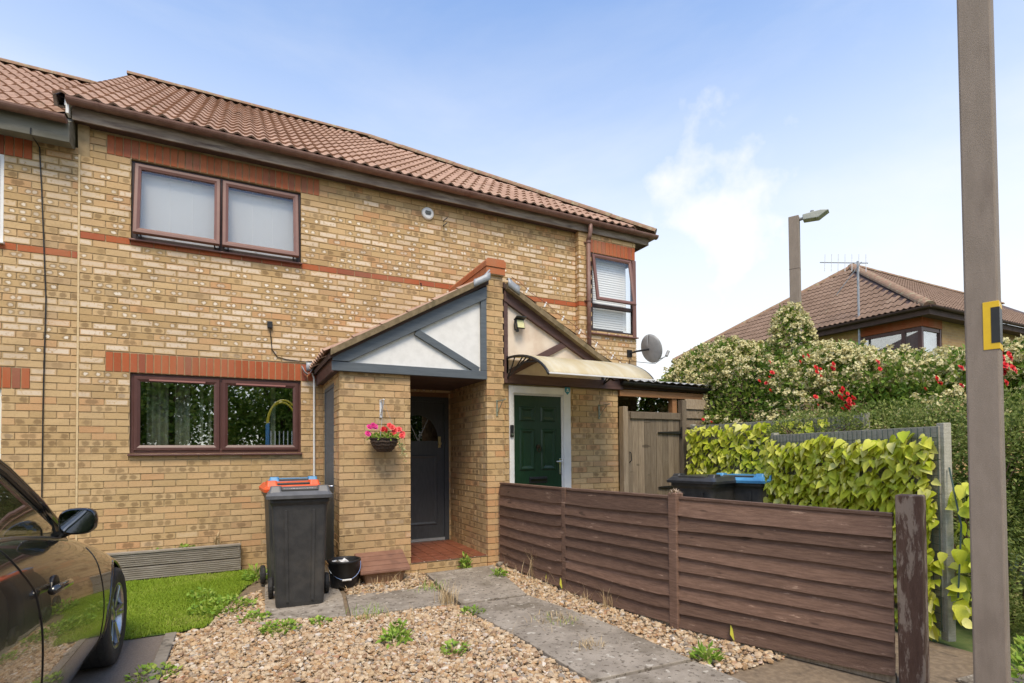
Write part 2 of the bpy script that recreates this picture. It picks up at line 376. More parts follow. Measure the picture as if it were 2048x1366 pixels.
def soldiers(parent, O, ang, u0, n, zb, pitch=.075, h=.2185, m=None):
    ca, sa = math.cos(ang), math.sin(ang); rg = np.random.default_rng(5); cache = []
    for k in range(6):
        V = BV*np.array([pitch-.011, .055, h-.008])+rg.normal(0, .0008, (8, 3)); cache.append(npmesh('lintel_brick', V, BF, m or M_RED, np.tile((rg.random(), 0, 0, 0), (8, 1)), np.zeros((8, 2))))
    for i in range(n):
        u = u0+(i+.5)*pitch; o = link('lintel_brick', random.choice(cache), parent); o.location = (O[0]+ca*u, O[1]+sa*u, zb+h/2+.002); o.rotation_euler = (0, 0, ang)
def backing(mb, O, ang, u0, u1, z0, z1, openings=(), front=.008, back=.10):
    us = sorted({u0, u1, *[min(max(a, u0), u1) for o in openings for a in o[:2]]}); zs = sorted({z0, z1, *[min(max(a, z0), z1) for o in openings for a in o[2:]]})
    ca, sa = math.cos(ang), math.sin(ang); R = Matrix.Rotation(ang, 3, 'Z')
    for i in range(len(us)-1):
        run = None
        for j in range(len(zs)-1):
            um, zm = (us[i]+us[i+1])/2, (zs[j]+zs[j+1])/2
            solid = not any(a < um < b and c < zm < d for a, b, c, d in openings)
            if solid: run = [zs[j], zs[j+1]] if run is None else [run[0], zs[j+1]]
            if run and (not solid or j == len(zs)-2):
                dm = (front+back)/2
                mb.obox((O[0]+ca*um-sa*dm, O[1]+sa*um+ca*dm, (run[0]+run[1])/2), (us[i+1]-us[i], back-front, run[1]-run[0]), R); run = None

# ---- roof tiles
TW, TG, TL_ = .30, .345, .41
def tile_profile(n=12):
    P = []
    for i in range(n+1):
        x = i/n; ph = (x*2) % 1.0; P.append((x*TW, .034*(.5-.5*math.cos(2*math.pi*ph))**1.25))
    return P
def tile_verts(rg, lip=.022):
    P = tile_profile(); V = []
    dz, dr = rg.normal(0, .0015), rg.normal(0, .003)
    for x, z in P: V.append((x, 0, z+.026+dz+dr*x))
    for x, z in P: V.append((x, TL_, z+.002))
    for x, z in P: V.append((x, .004, z+.026-lip+dz))
    n = len(P); F = [(i, i+1, n+i+1, n+i) for i in range(n-1)]+[(2*n+i, 2*n+i+1, i+1, i) for i in range(n-1)]
    return np.array(V), np.array(F)
class Tiles:
    def __init__(s, m): s.L = []; s.m = m; rg = np.random.default_rng(11); s.var = [tile_verts(rg) for _ in range(10)]; s.mesh = {}
    def slope(s, E, a, sdir, ncol, nrow, clip=None, lich=lambda r: 0, x0=0.):
        E, a, sd = Vector(E), Vector(a).normalized(), Vector(sdir).normalized(); n = a.cross(sd)
        M3 = Matrix((a, sd, n)).transposed().to_4x4()
        for r in range(nrow):
            for c in range(ncol):
                p = E+a*(x0+c*TW)+sd*(r*TG); pl = None
                if clip:
                    st, pl = clip(x0+c*TW, r*TG)
                    if st == 0: continue
                    if st == 1: pl = None
                s.L.append((Matrix.Translation(p) @ M3, random.randrange(10), (random.random(), 1 if random.random() < lich(r) else 0, 0, 1), pl, n))
    def get(s, k, at, pl=None, Mx=None):
        V, F = s.var[k]
        if pl is None:
            key = (k, round(at[0]*3), at[1])
            if key not in s.mesh: s.mesh[key] = npmesh('roof_tile', V, F, s.m, np.tile(at, (len(V), 1)), smooth=False)
            return s.mesh[key]
        me = npmesh('roof_tile', V, F, s.m, np.tile(at, (len(V), 1)))
        bm = bmesh.new(); bm.from_mesh(me); co, no = pl; inv = Mx.inverted()
        lc = inv @ Vector(co); ln = (inv.to_3x3() @ Vector(no)).normalized()
        bmesh.ops.bisect_plane(bm, geom=bm.verts[:]+bm.edges[:]+bm.faces[:], plane_co=lc, plane_no=ln, clear_outer=True)
        bm.to_mesh(me); bm.free(); return me if len(me.vertices) else None
    def finish(s, parent, limit=300, name='roof_tile'):
        sc = []
        for Mx, k, at, pl, n in s.L:
            c = Mx @ Vector((.15, .17, .02)); d = CAM-c; q = max(0, n.dot(d))/d.length**3
            sc.append(q if inframe(c, 60) else q*1e-4)
        order = sorted(range(len(s.L)), key=lambda i: -sc[i]); VV = []; FF = []; RR = []; nb = 0
        for j, i in enumerate(order):
            Mx, k, at, pl, n = s.L[i]
            if j < limit and sc[i] > 1e-3:
                me = s.get(k, at, pl, Mx)
                if me is None: continue
                o = link(name, me, parent); o.matrix_basis = Mx
            elif pl is None:
                V, F = s.var[k]; A = np.array(Mx); VV.append(V @ A[:3, :3].T+A[:3, 3]); FF.append(F+nb); nb += len(V); RR.append(np.tile(at, (len(V), 1)))
        if VV:
            o = link('roof_tiles', npmesh('roof_tiles', np.concatenate(VV), np.concatenate(FF), s.m, np.concatenate(RR)), parent); o['kind'] = 'stuff'
def ridge_run(parent, a, b, r=.115, seg=.42, m=None, drop=.02):
    a, b = Vector(a), Vector(b); d = b-a; n = max(1, round(d.length/seg)); dn = d.normalized(); side = dn.cross(Vector((0, 0, 1))).normalized(); upn = side.cross(dn)
    for i in range(n):
        mb = MB(); rr = r*random.uniform(.97, 1.04); p, q = a+d*(i/n), a+d*((i+1.06)/n)
        P = [[c+side*rr*math.cos(t)+upn*(rr*.85*math.sin(t)-drop) for t in [math.pi*j/8 for j in range(9)]] for c in (p, q)]
        mb.grid(P); mb.add(P[0], [tuple(range(9))]); mb.add(P[1], [tuple(range(9))[::-1]])
        mb.build('ridge_tile', m or M_RIDGE, parent)
def gutter(parent, a, b, r=.058, m=None, brackets=.9, name='gutter'):
    a, b = Vector(a), Vector(b); d = (b-a); dn = d.normalized(); side = dn.cross(Vector((0, 0, 1))).normalized(); mb = MB()
    P = [[c+side*r*math.cos(t)+Vector((0, 0, r*1.0*math.sin(t))) for t in [math.pi+math.pi*j/10 for j in range(11)]] for c in (a, b)]
    mb.grid(P); mb.add(P[0], [tuple(range(11))]); mb.add(P[1], [tuple(range(11))[::-1]]); g = mb.build(name, m or M_GUT, parent, smooth=False, solid=.004)
    k = int(d.length/brackets)
    for i in range(k+1):
        c = a+d*((i+.3)/(k+1)); mb = MB(); P = [[c+dn*x+side*(r+.006)*math.cos(t)+Vector((0, 0, (r+.006)*math.sin(t))) for t in [math.pi+math.pi*j/10 for j in range(11)]] for x in (-.014, .014)]
        mb.grid(P); mb.build('gutter_bracket', m or M_GUT, g, solid=.004)
    return g

# ---- windows
def framebox(mb, x0, x1, z0, z1, w, y0, y1):
    mb.box((x0, y0, z0), (x0+w, y1, z1)); mb.box((x1-w, y0, z0), (x1, y1, z1)); mb.box((x0+w, y0, z0), (x1-w, y1, z0+w)); mb.box((x0+w, y0, z1-w), (x1-w, y1, z1))
def mitred(mb, x0, x1, z0, z1, w, y0, y1, cham=.012):
    """sash with mitred, bevelled bars: outer ring, chamfered to the glass"""
    def ring(i, y): return [(x0+i, y, z0+i), (x1-i, y, z0+i), (x1-i, y, z1-i), (x0+i, y, z1-i)]
    R = [ring(0, y1), ring(0, y0+.006), ring(.006, y0), ring(w*.55, y0), ring(w, y0+cham), ring(w, y1)]
    for a, b in zip(R[:-1], R[1:]): mb.add(a+b, [(j, (j+1) % 4, (j+1) % 4+4, j+4) for j in range(4)])
def casement(house, X0, X1, Z0, Z1, Y, mfrm, open_deg=0., sill=True, vents=False, blind=False, depth=.035, name='window', gl=None):
    """two-light window in a wall whose face is at Y"""
    yf = Y+depth; mb = MB(); fr = .05
    framebox(mb, X0, X1, Z0, Z1, fr, yf, yf+.07); xm = (X0+X1)/2; mb.box((xm-.022, yf+.004, Z0+fr), (xm+.022, yf+.068, Z1-fr))
    W = mb.build(name, M_PVCD if open_deg else mfrm, house, bevel=.004)
    if sill:
        s = MB(); s.prism([(X0-.012, Y-.045, Z0-.028), (X0-.012, yf+.05, Z0-.028), (X0-.012, yf+.05, Z0+.004), (X0-.012, Y-.03, Z0-.006), (X0-.012, Y-.045, Z0-.012)], (X1-X0+.024, 0, 0)); s.build('sill', mfrm, W, bevel=.003)
    for i, (a, b) in enumerate(((X0+fr-.018, xm-.012), (xm+.012, X1-fr+.018))):
        za, zb = Z0+fr-.018, Z1-fr+.018
        mb = MB(); mitred(mb, a, b, za, zb, .062, yf-.018, yf+.03); g = MB(); g.box((a+.058, yf+.006, za+.058), (b-.058, yf+.012, zb-.058))
        so = mb.build('sash', mfrm, W); go = g.build('pane', gl or M_GLASS, W)
        if open_deg:
            R = Matrix.Translation((0, yf, zb)) @ Matrix.Rotation(RAD(-open_deg), 4, 'X') @ Matrix.Translation((0, -yf, -zb))
            so.matrix_basis = R; go.matrix_basis = R
            for xs in (a+.06, b-.06):
                st = MB(); st.box((xs-.008, yf-.07, za+.02), (xs+.008, yf+.02, za+.03)); st.build('window_stay', M_CHROME, W)
        if vents:
            v = MB(); v.box((a+.15, yf-.032, zb-.052), (b-.15, yf-.012, zb-.034)); v.build('trickle_vent', M_VENT, W)
        if blind:
            n = int((zb-za-.1)/.034)
            for k in range(n):
                z = zb-.06-k*.034; v = MB(); v.prism([(a+.02, yf+.080, z), (a+.02, yf+.094, z-.037), (a+.02, yf+.0955, z-.037), (a+.02, yf+.0815, z)], (b-a-.04, 0, 0)); v.build('blind_slat', M_BLIND, W)
            for xx in (a+.33, b-.3):
                v = MB(); v.box((xx-.0015, yf+.080, za), (xx+.0015, yf+.083, zb-.04)); v.build('blind_cord', M_WHITE, W)
            v = MB(); v.box((a+.36, yf+.068, za+.055), (a+.372, yf+.078, za+.115)); v.build('blind_toggle', M_WHITE, W)
    return W
def room(house, X0, X1, Z0, Z1, Y, d=2.6, m=None):
    mb = MB(); V = [(X0, Y, Z0), (X1, Y, Z0), (X1, Y+d, Z0), (X0, Y+d, Z0), (X0, Y, Z1), (X1, Y, Z1), (X1, Y+d, Z1), (X0, Y+d, Z1)]
    mb.add(V, [(0, 1, 2, 3), (4, 7, 6, 5), (1, 5, 6, 2), (2, 6, 7, 3), (3, 7, 4, 0)]); return mb.build('room_interior', m or M_ROOM, house)
# ------------------------------------------------------------------ the setting: ground
G = .05
M_TARMAC = mat('tarmac', (.165, .135, .11), (.22, .185, .155), 120, .9, .8, 160, c3=(.16, .145, .13), scale3=60, thr3=(.55, .7))
M_SOIL = mat('soil and dust', (.17, .125, .08), (.24, .18, .115), 25, .95, .8, 90, c3=(.12, .09, .06), scale3=8)
M_GRASSG = mat('verge', (.07, .11, .025), (.11, .14, .04), 12, .95, .6, 60, c3=(.17, .13, .07), scale3=3)
M_CONC = mat('old concrete', (.20, .175, .14), (.27, .24, .195), 7, .92, .6, 110, c3=(.10, .09, .072), scale3=11, thr3=(.52, .64))
def conc():
    t = NT('lichened concrete'); c = t.mix(t.ss(t.noise(5, 6), .35, .68), (.26, .225, .18), (.36, .315, .255))
    c = t.mix(t.ss(t.noise(2.2, 5, .6), .50, .66, 0, .65), c, (.15, .125, .09)); c = t.mix(t.ss(t.noise(26, 4, .6), .55, .64, 0, .8), c, (.10, .08, .058)); c = t.mix(t.ss(t.noise(17, 3, .5, vec=t.map(t.pos(), (1, 1, 1), (5, 3, 1))), .64, .68, 0, .8), c, (.52, .48, .40))
    c = t.mix(t.ss(t.noise(150, 3, .7), .5, .75, 0, .5), c, (.12, .11, .09)); t.set(base=c, rough=.93, spec=.2); t.bump(t.noise(130, 5, .7), .7, .005); return t.mat
M_SLAB = conc()
mb = MB(); S = 400; mb.add([(-S, -S, G-.03), (S, -S, G-.03), (S, S, G-.03), (-S, S, G-.03)], [(0, 1, 2, 3)]); tag(mb.build('ground', M_GRASSG), kind='structure')
mb = MB(); mb.add([(-9, -9.5, G-.004), (.64, -9.5, G-.004), (.62, -2.35, G-.004), (-9, -2.3, G-.004)], [(0, 1, 2, 3)]); tag(mb.build('driveway', M_TARMAC), kind='structure')
mb = MB(); mb.add([(.60, -9.5, G-.014), (5.6, -9.5, G-.014), (5.6, -1.2, G-.014), (.6, .1, G-.014)], [(0, 1, 2, 3)]); mb.add([(-3.5, -2.4, G-.012), (.62, -2.4, G-.012), (.62, .1, G-.012), (-3.5, .1, G-.012)], [(0, 1, 2, 3)]); tag(mb.build('gravel_bed', M_SOIL), kind='structure')
mb = MB(); mb.add([(-30, -13, G-.008), (30, -13, G-.008), (30, -9.5, G-.008), (-30, -9.5, G-.008)], [(0, 1, 2, 3)]); tag(mb.build('road', M_TARMAC), kind='structure')

# ------------------------------------------------------------------ main house
HOUSES = []
def house(name, label, loc): return thing(name, label, 'house', loc)
h1 = house('terraced_house', 'yellow brick terraced house with dark brown windows and grey framed porch gable', (1.7, 0, 0))
BR = Bricks(); mort = MB()
Z = lambda k: k*CP
LW = (0, 1.8, Z(19), Z(31)); UW = (0, 1.8, Z(51), Z(63)); LL = (-.225, 2.025, Z(31), Z(34)); UL = (-.225, 2.025, Z(63), Z(66)); FD = (2.88, 3.80, 0, 2.30)
ops = (LW, UW, LL, UL, FD)
wall_face(BR, (0, 0, 0), 0, -.455, 3.945, 0, 5.05, ops, bands=(50,))
backing(mort, (0, 0, 0), 0, -.455, 3.945, -.1, 5.05, (LW, UW, FD))
# store cupboard block of the porch
SD = (.10, .90, .06, 2.25)
wall_face(BR, (2.07, -1.28, 0), 0, 0, .79, 0, 2.325, low=True, off=.05); backing(mort, (2.07, -1.28, 0), 0, .008, .782, -.1, 2.325)
wall_face(BR, (2.07, 0, 0), -math.pi/2, 0, 1.22, 0, 2.325, (SD,), low=True); backing(mort, (2.07, 0, 0), -math.pi/2, 0, 1.17, -.1, 2.325, (SD,))
wall_face(BR, (2.86, -1.28, 0), math.pi/2, .06, 1.28, 0, 2.325, low=True); backing(mort, (2.86, -1.28, 0), math.pi/2, .11, 1.28, -.1, 2.325)
# party wall with its pier
wall_face(BR, (3.82, 0, 0), -math.pi/2, 0, 1.24, 0, 3.64, low=True, off=.03); backing(mort, (3.82, 0, 0), -math.pi/2, 0, 1.19, -.1, 3.64)
wall_face(BR, (3.82, -1.30, 0), 0, 0, .24, 0, 3.64, low=True, off=.115); backing(mort, (3.82, -1.30, 0), 0, .008, .232, -.1, 3.64)
mort.box((3.93, -1.19, -.1), (4.05, -.001, 3.64))
# step face
wall_face(BR, (2.86, -1.285, 0), 0, .002, .955, 0, .152, low=True, off=.09); mort.box((2.862, -1.277, -.1), (3.818, .3, .160))
W1 = mort.build('wall', M_MORTAR, h1)
car_hide = lambda x, y: (x < 250 and y > 930+.9*x) or (535 < x < 668 and y > 985) or y > 1150
BR.L = [(c, a, w_, h_, m_, (.95, .1, 0, 0) if (abs(c.y+1.30) < .02 and c.z < 1.05 and c.x > 3.85 and a == 0) else at, u_, d_) for c, a, w_, h_, m_, at, u_, d_ in BR.L]   # rust-orange bricks where the fence meets the pier
BR.finish(W1, [M_BRICK, M_RED], hidden=car_hide)
soldiers(W1, (0, 0, 0), 0, -.225, 30, Z(31)); soldiers(W1, (0, 0, 0), 0, -.225, 30, Z(63))
for k in range(17):   # brick-on-edge coping of the party wall, bullnosed
    y0 = -1.345+k*.079; b = MB(); P = [(3.805, y0, 3.735), (4.075, y0, 3.735), (4.075, y0, 3.80), (4.05, y0, 3.835), (3.83, y0, 3.835), (3.805, y0, 3.80)]
    b.prism(P, (0, .071, 0)); b.build('coping_brick', M_COPE, W1)
for k in range(6):
    y0 = -1.335+k*.225; b = MB(); b.box((3.812, y0, 3.648), (4.068, min(y0+.216, 0), 3.727)); b.build('coping_brick', M_COPE, W1)
b = MB(); b.box((3.83, -1.33, 3.64), (4.05, 0, 3.80)); b.build('coping_core', M_MORTAR, W1)
b = MB(); b.box((-.474, -.003, 0), (-.456, .05, 4.78)); b.build('joint_sealant', M_SEAL, h1); b = MB(); b.box((-.474, -.002, 4.78), (-.456, .05, 5.05)); b.build('open_joint', M_DARK, h1)
casement(h1, 0, 1.8, Z(19), Z(31), 0, M_PVC, vents=True)
casement(h1, 0, 1.8, Z(51), Z(63), 0, M_PVCL, open_deg=8.5, blind=True, gl=M_GLASSB)
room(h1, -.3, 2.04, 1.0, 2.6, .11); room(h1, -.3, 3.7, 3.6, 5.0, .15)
def curtain(x0, x1, y, z0, z1, folds, par):
    n = folds*8; P = []
    for z in (z0, z1): P.append([(x0+(x1-x0)*i/n, y+.035*math.sin(2*math.pi*i/8+.6*math.sin(i*.7)), z) for i in range(n+1)])
    m = MB(); m.grid(P); m.build('curtain', M_CURT, par, smooth=True)
curtain(.12, .34, .30, 1.1, 2.33, 3, h1); curtain(.40, .56, .34, 1.1, 2.33, 2, h1); curtain(.66, .70, .33, 1.1, 2.3, 1, h1); curtain(.75, .79, .33, 1.1, 2.3, 1, h1); curtain(1.46, 1.52, .36, 1.1, 2.3, 1, h1)
b = MB(); b.box((.62, .22, 1.40), (.95, .34, 1.475)); b.build('window_ledge_box', mat('light wood', (.5, .36, .2)), h1)
# eaves
EZ, EY, TP = 5.222, -.20, math.tan(RAD(34.5)); RY = 3.85; RZ = EZ+TP*(RY-EY); HX = 7.55
b = MB(); b.box((-.50, -.148, 5.028), (3.85, -.126, 5.175)); b.build('fascia_board', M_FASC, h1, bevel=.003)
b = MB(); b.box((-.50, -.125, 5.045), (3.85, .11, 5.06)); b.build('soffit', M_SOFF, h1)
gutter(h1, (-.53, -.205, 5.215), (3.85, -.205, 5.200))
sd = Vector((0, math.cos(RAD(34.5)), math.sin(RAD(34.5)))); CS = math.cos(RAD(34.5))
def hipclip(ox):
    def f(x, s):
        X = ox+x; lim = HX-s*CS
        if X > lim: return 0, None
        if X+TW+TL_*CS < lim: return 1, None
        return 2, ((HX, EY, EZ), (1, 1, 0))
    return f
def underlay(parent, polys): 
    m = MB()
    for p in polys: m.add(p, [tuple(range(len(p)))])
    return m.build('roof', M_SOFF, parent)
R1 = underlay(h1, [[(-.62, EY+.02, EZ), (3.85, EY+.02, EZ), (3.85, 3.5, EZ+TP*(3.5-EY)-.01), (3.5, RY, RZ-.01), (-.62, RY, RZ-.01)], [(-.62, RY, RZ-.01), (3.85, RY, RZ-.3), (3.85, 8, EZ), (-.62, 8, EZ)]])
T1 = Tiles(M_TILE); TG = .351
T1.slope((-.65, EY, EZ), (1, 0, 0), sd, 15, 14, hipclip(-.65), lambda r: .8 if r > 12 else .06)
T1.finish(R1)
ridge_run(R1, (-.66, RY, RZ+.03), (3.5, RY, RZ+.03), .10)
b = MB(); b.beam((-.64, EY+.05, EZ-.03), (-.64, RY, RZ-.03), .03, .11, (0, -.57, .82)); b.beam((-.55, EY+.1, EZ-.06), (-.55, RY, RZ-.07), .15, .02, (0, -.57, .82)); b.build('verge_board', M_FASC, R1)
b = MB(); b.prism([(-.475, 0, 4.7), (-.475, 3.85, 4.7), (-.475, 3.85, RZ-.08), (-.475, -.05, EZ-.05)], (.1, 0, 0)); b.build('gable_wall', M_MORTAR, h1)
b = MB(); b.box((-.56, -.16, 5.16), (-.50, -.06, 5.24)); b.box((-.54, -.2, 5.06), (-.515, -.1, 5.20)); b.build('white_flashing', M_WHITE, R1)

# ---- porch of the main house
SL = math.atan2(3.47-2.51, 3.815-1.99)
P1 = MB(); P1.box((1.985, -1.335, 2.325), (3.812, -1.283, 2.425)); pt = P1.build('tie_beam', M_ANTH, h1, bevel=.004)
b = MB(); b.prism([(1.99, -1.345, 2.43), (2.16, -1.345, 2.43), (3.812, -1.345, 3.325), (3.812, -1.345, 3.475), (1.99, -1.345, 2.515)], (0, .055, 0)); b.build('rafter', M_ANTH, h1, bevel=.003)
b = MB(); b.box((3.735, -1.333, 2.427), (3.811, -1.284, 3.35)); b.build('king_post', M_ANTH, h1, bevel=.003)
b = MB(); b.beam((2.92, -1.312, 2.83), (3.70, -1.312, 2.43), .042, .082, (0, 0, 1)); b.build('strut', M_ANTH, h1, bevel=.003)
b = MB(); b.prism([(2.02, -1.298, 2.42), (3.80, -1.298, 2.42), (3.80, -1.298, 3.40), (2.02, -1.298, 2.46)], (0, .02, 0)); b.build('render_panel', M_RENDER, h1)
b = MB(); b.box((1.982, -1.332, 2.31), (2.006, -.002, 2.505)); b.build('fascia_board', M_BEAMBR, h1, bevel=.003)
b = MB(); b.box((2.0, -1.28, 2.326), (3.82, .02, 2.345)); b.build('porch_ceiling', M_SOFF, h1)
sp_ = Vector((math.cos(RAD(29.5)), 0, math.sin(RAD(29.5)))); 
PR = MB(); PR.prism([(1.95, -1.36, 2.50), (3.83, -1.36, 3.565), (3.83, -1.36, 3.50), (1.95, -1.36, 2.44)], (0, 1.36, 0)); pr = PR.build('porch_roof', M_SOFF, h1)
T = Tiles(M_TILE); T.slope((1.915, .10, 2.495), (0, -1, 0), sp_, 5, 6, None, lambda r: .5); T.finish(pr, name='porch_tile')
M_UNDER = mat('mossy verge mortar', (.16, .12, .065), (.23, .175, .10), 14, .95, .6, 60, c3=(.11, .09, .045), scale3=6)
b = MB(); b.prism([(1.965, -1.42, 2.475), (3.80, -1.42, 3.52), (3.80, -1.42, 3.59), (1.965, -1.42, 2.545)], (0, .10, 0)); b.build('verge_mortar', M_UNDER, pr)
def lead_piece(P, par): 
    m = MB(); m.grid(P); m.build('lead_flashing', M_LEAD, par, smooth=True, solid=.006)
lead_piece([[(3.62+.2*i/4, -1.43+.02*j, 3.50+.125*i/4-.03*math.sin(i)+.02*math.sin(3*j/2)) for i in range(5)] for j in range(4)], pr)
lead_piece([[(3.60+.22*i/4, -1.43-.002*j, 3.50+.125*i/4-.045*j) for i in range(5)] for j in range(3)], pr)
lead_piece([[(1.80+.14*i/4, -.015-.05*j, 2.44+.10*(1-math.sin(math.pi*i/4))-.0*j) for i in range(5)] for j in range(3)], pr)
lead_piece([[(1.86+.10*i/3, -.012, 2.50+.12*j/2) for i in range(4)] for j in range(3)], pr)
# store door in the side of the porch
b = MB(); b.box((2.085, -.90, .07), (2.12, -.10, 2.25)); sdr = b.build('store_door', M_ANTH, h1)
b = MB()
for y in (-.90, -.145): b.box((2.072, y, .07), (2.13, y+.045, 2.25))
b.box((2.072, -.855, 2.205), (2.13, -.145, 2.25)); b.build('door_frame', M_ANTH, sdr, bevel=.003)
for k in range(6): 
    b = MB(); b.box((2.079, -.853+k*.118, .09), (2.086, -.853+k*.118+.112, 2.2)); b.build('plank', M_ANTH, sdr, bevel=.002)
b = MB(); b.tube([(2.07, -.80, 1.05), (2.045, -.80, 1.05), (2.04, -.72, 1.05)], .009, 8); b.build('handle', M_CHROME, sdr)
# front door
b = MB(); b.box((2.88, .0, .175), (2.95, .075, 2.225)); b.box((3.735, .0, .175), (3.80, .075, 2.225)); b.box((2.95, .0, 2.155), (3.735, .075, 2.225)); df = b.build('front_door', M_ADOOR, h1, bevel=.003)
b = MB(); b.box((2.95, .03, .215), (3.735, .07, 2.155)); b.build('door_leaf', M_ADOOR, df)
b = MB(); b.box((2.95, .005, .178), (3.735, .06, .213)); b.build('threshold', M_LEAD, df)
def raised(mb, x0, x1, z0, z1, y, d=.012, w=.028):
    def ring(i, yy): return [(x0+i, yy, z0+i), (x1-i, yy, z0+i), (x1-i, yy, z1-i), (x0+i, yy, z1-i)]
    R = [ring(0, y), ring(w*.4, y+d), ring(w*.8, y+d), ring(w*1.6, y-.002)]
    for a, c in zip(R[:-1], R[1:]): mb.add(a+c, [(j, (j+1) % 4, (j+1) % 4+4, j+4) for j in range(4)])
    mb.add(R[-1], [(0, 1, 2, 3)])
b = MB(); raised(b, 3.06, 3.63, .40, 1.40, .0295, -.012); b.build('door_panel', M_ADOOR, df)
b = MB(); n = 14; cx, cz = 3.345, 1.60
pts = [(cx+.30*math.cos(math.pi*i/n), .026, cz+.36*math.sin(math.pi*i/n)) for i in range(n+1)]; b.prism(pts, (0, .006, 0)); b.build('fanlight', glass_mat('dark door glass', (.02, .02, .02), .0), df)
for a in (60, 90, 120):
    b = MB(); b.beam((cx, .022, cz), (cx+.29*math.cos(RAD(a)), .022, cz+.35*math.sin(RAD(a))), .006, .012); b.build('glazing_bar', M_LEAD, df)
b = MB(); b.lathe([(0, -.03), (.02, -.03), (.028, -.015), (.028, 0), (0, 0)], (3.665, .025, 1.56), 14, 'Y'); b.box((3.645, .018, 1.50), (3.685, .030, 1.66)); b.build('door_knob', M_BRASS, df, smooth=False, bevel=.004)
b = MB(); b.box((2.88, .002, 2.228), (3.815, .06, 2.30)); b.build('door_head', mat('bare timber head', (.22, .11, .05), (.16, .08, .04), 12, .8, stretch=(.3, 1, 3)), h1)
b = MB(); b.box((2.862, -1.29, .1605), (3.818, .02, .166)); st = b.build('step', M_GROUT, h1)
for i in range(6):
    for j in range(8):
        x, y = 2.866+i*.159, -1.292+j*.160; b = MB(); b.box((x, y, .164), (x+.145, y+.146, .176+random.uniform(0, .0015))); b.build('quarry_tile', M_QTILE, st, bevel=.003)
# wall fittings of the main house
b = MB(); b.tube([(1.93, -.03, 2.47), (1.955, -.03, 2.40), (1.955, -.03, .08)], .0125, 8); b.build('white_waste_pipe', M_WHITE, h1)
b = MB(); b.box((1.405, -.045, 3.00), (1.465, 0, 3.085)); jb = b.build('junction_box', M_BLACK, h1, bevel=.006)
b = MB(); b.tube([(1.435, -.03, 3.0), (1.45, -.012, 2.85), (1.46, -.01, 2.74), (1.52, -.01, 2.65), (1.62, -.01, 2.625), (1.85, -.012, 2.61), (1.93, -.02, 2.62)], .0055, 6); b.build('cable', M_BLACK, jb)
ve = MB(); ve.lathe([(0, -.03), (.07, -.03), (.085, -.022), (.09, 0)], (3.494, 0, 4.86), 24, 'Y'); vo = ve.build('vent', M_WHITE, h1, smooth=False)
for k in range(4):
    b = MB(); z = 4.835+k*.016; b.box((3.445+.008*abs(k-1.5), -.036, z), (3.543-.008*abs(k-1.5), -.0295, z+.007)); b.build('vent_louvre', M_BLACK, vo)
for (x, z) in ((3.735, 4.80), (3.73, 4.725)):
    b = MB(); b.tube([(x, 0, z), (x-.01, -.06, z-.012), (x+.035, -.075, z+.03)], .008, 6); b.build('wall_hook', M_BLACK, h1)
b = MB(); b.tube([(3.385, 0, 3.84), (3.385, -.035, 3.83), (3.387, -.03, 3.79)], .007, 6); b.build('wall_hook', M_BLACK, h1)

# ------------------------------------------------------------------ neighbour house on the right
h2 = house('terraced_house', 'brick house at the end of the row with dark green door and corner window', (5.8, 0, 0))
BR = Bricks(); mort = MB()
wall_face(BR, (0, 0, 0), 0, 3.945, 6.022, 2.2, 5.05, (), bands=(50,)); backing(mort, (0, 0, 0), 0, 3.945, 6.022, -.1, 5.05)
BW = (6.27, 7.14, 3.40, Z(62)); BL = (6.24, 7.2, Z(62), Z(65))
wall_face(BR, (0, -.11, 0), 0, 6.022, 7.20, 0, 5.05, (BW, BL), bands=(50,), off=.06); backing(mort, (0, -.11, 0), 0, 6.03, 7.19, -.1, 5.05, ((6.24, 7.3, 3.40, Z(62)),))
for k in range(int(2.2/CP), 66): BR.put((6.022, -.028, (k+.5)*CP), -math.pi/2, .052, CP-.01, 1 if k == 50 else 0, battr((k+.5)*CP), 0)
# narrow return of the projecting bay
GD = (4.15, 5.08, 0, 2.285)
wall_face(BR, (0, -1.25, 0), 0, 4.062, 5.88, 0, 2.31, (GD,), low=True, off=.055); backing(mort, (0, -1.25, 0), 0, 4.07, 5.872, -.1, 2.31, (GD,))
wall_face(BR, (5.88, -1.25, 0), math.pi/2, .06, 1.25, 0, 2.31, low=True); backing(mort, (5.88, -1.25, 0), math.pi/2, .11, 1.25, -.1, 2.31)
mort.box((7.08, .9, -.1), (7.19, 8, 5.05)); mort.box((7.08, -.01, -.1), (7.19, .9, 3.40)); mort.box((7.08, -.01, Z(62)), (7.19, .9, 5.05))
W2 = mort.build('wall', M_MORTAR, h2); BR.finish(W2, [M_BRICK, M_RED], hidden=lambda x, y: y > 985)
soldiers(W2, (0, -.11, 0), 0, 6.24, 12, Z(62), pitch=.0795); soldiers(W2, (7.2, -.05, 0), math.pi/2, 0, 13, Z(62))
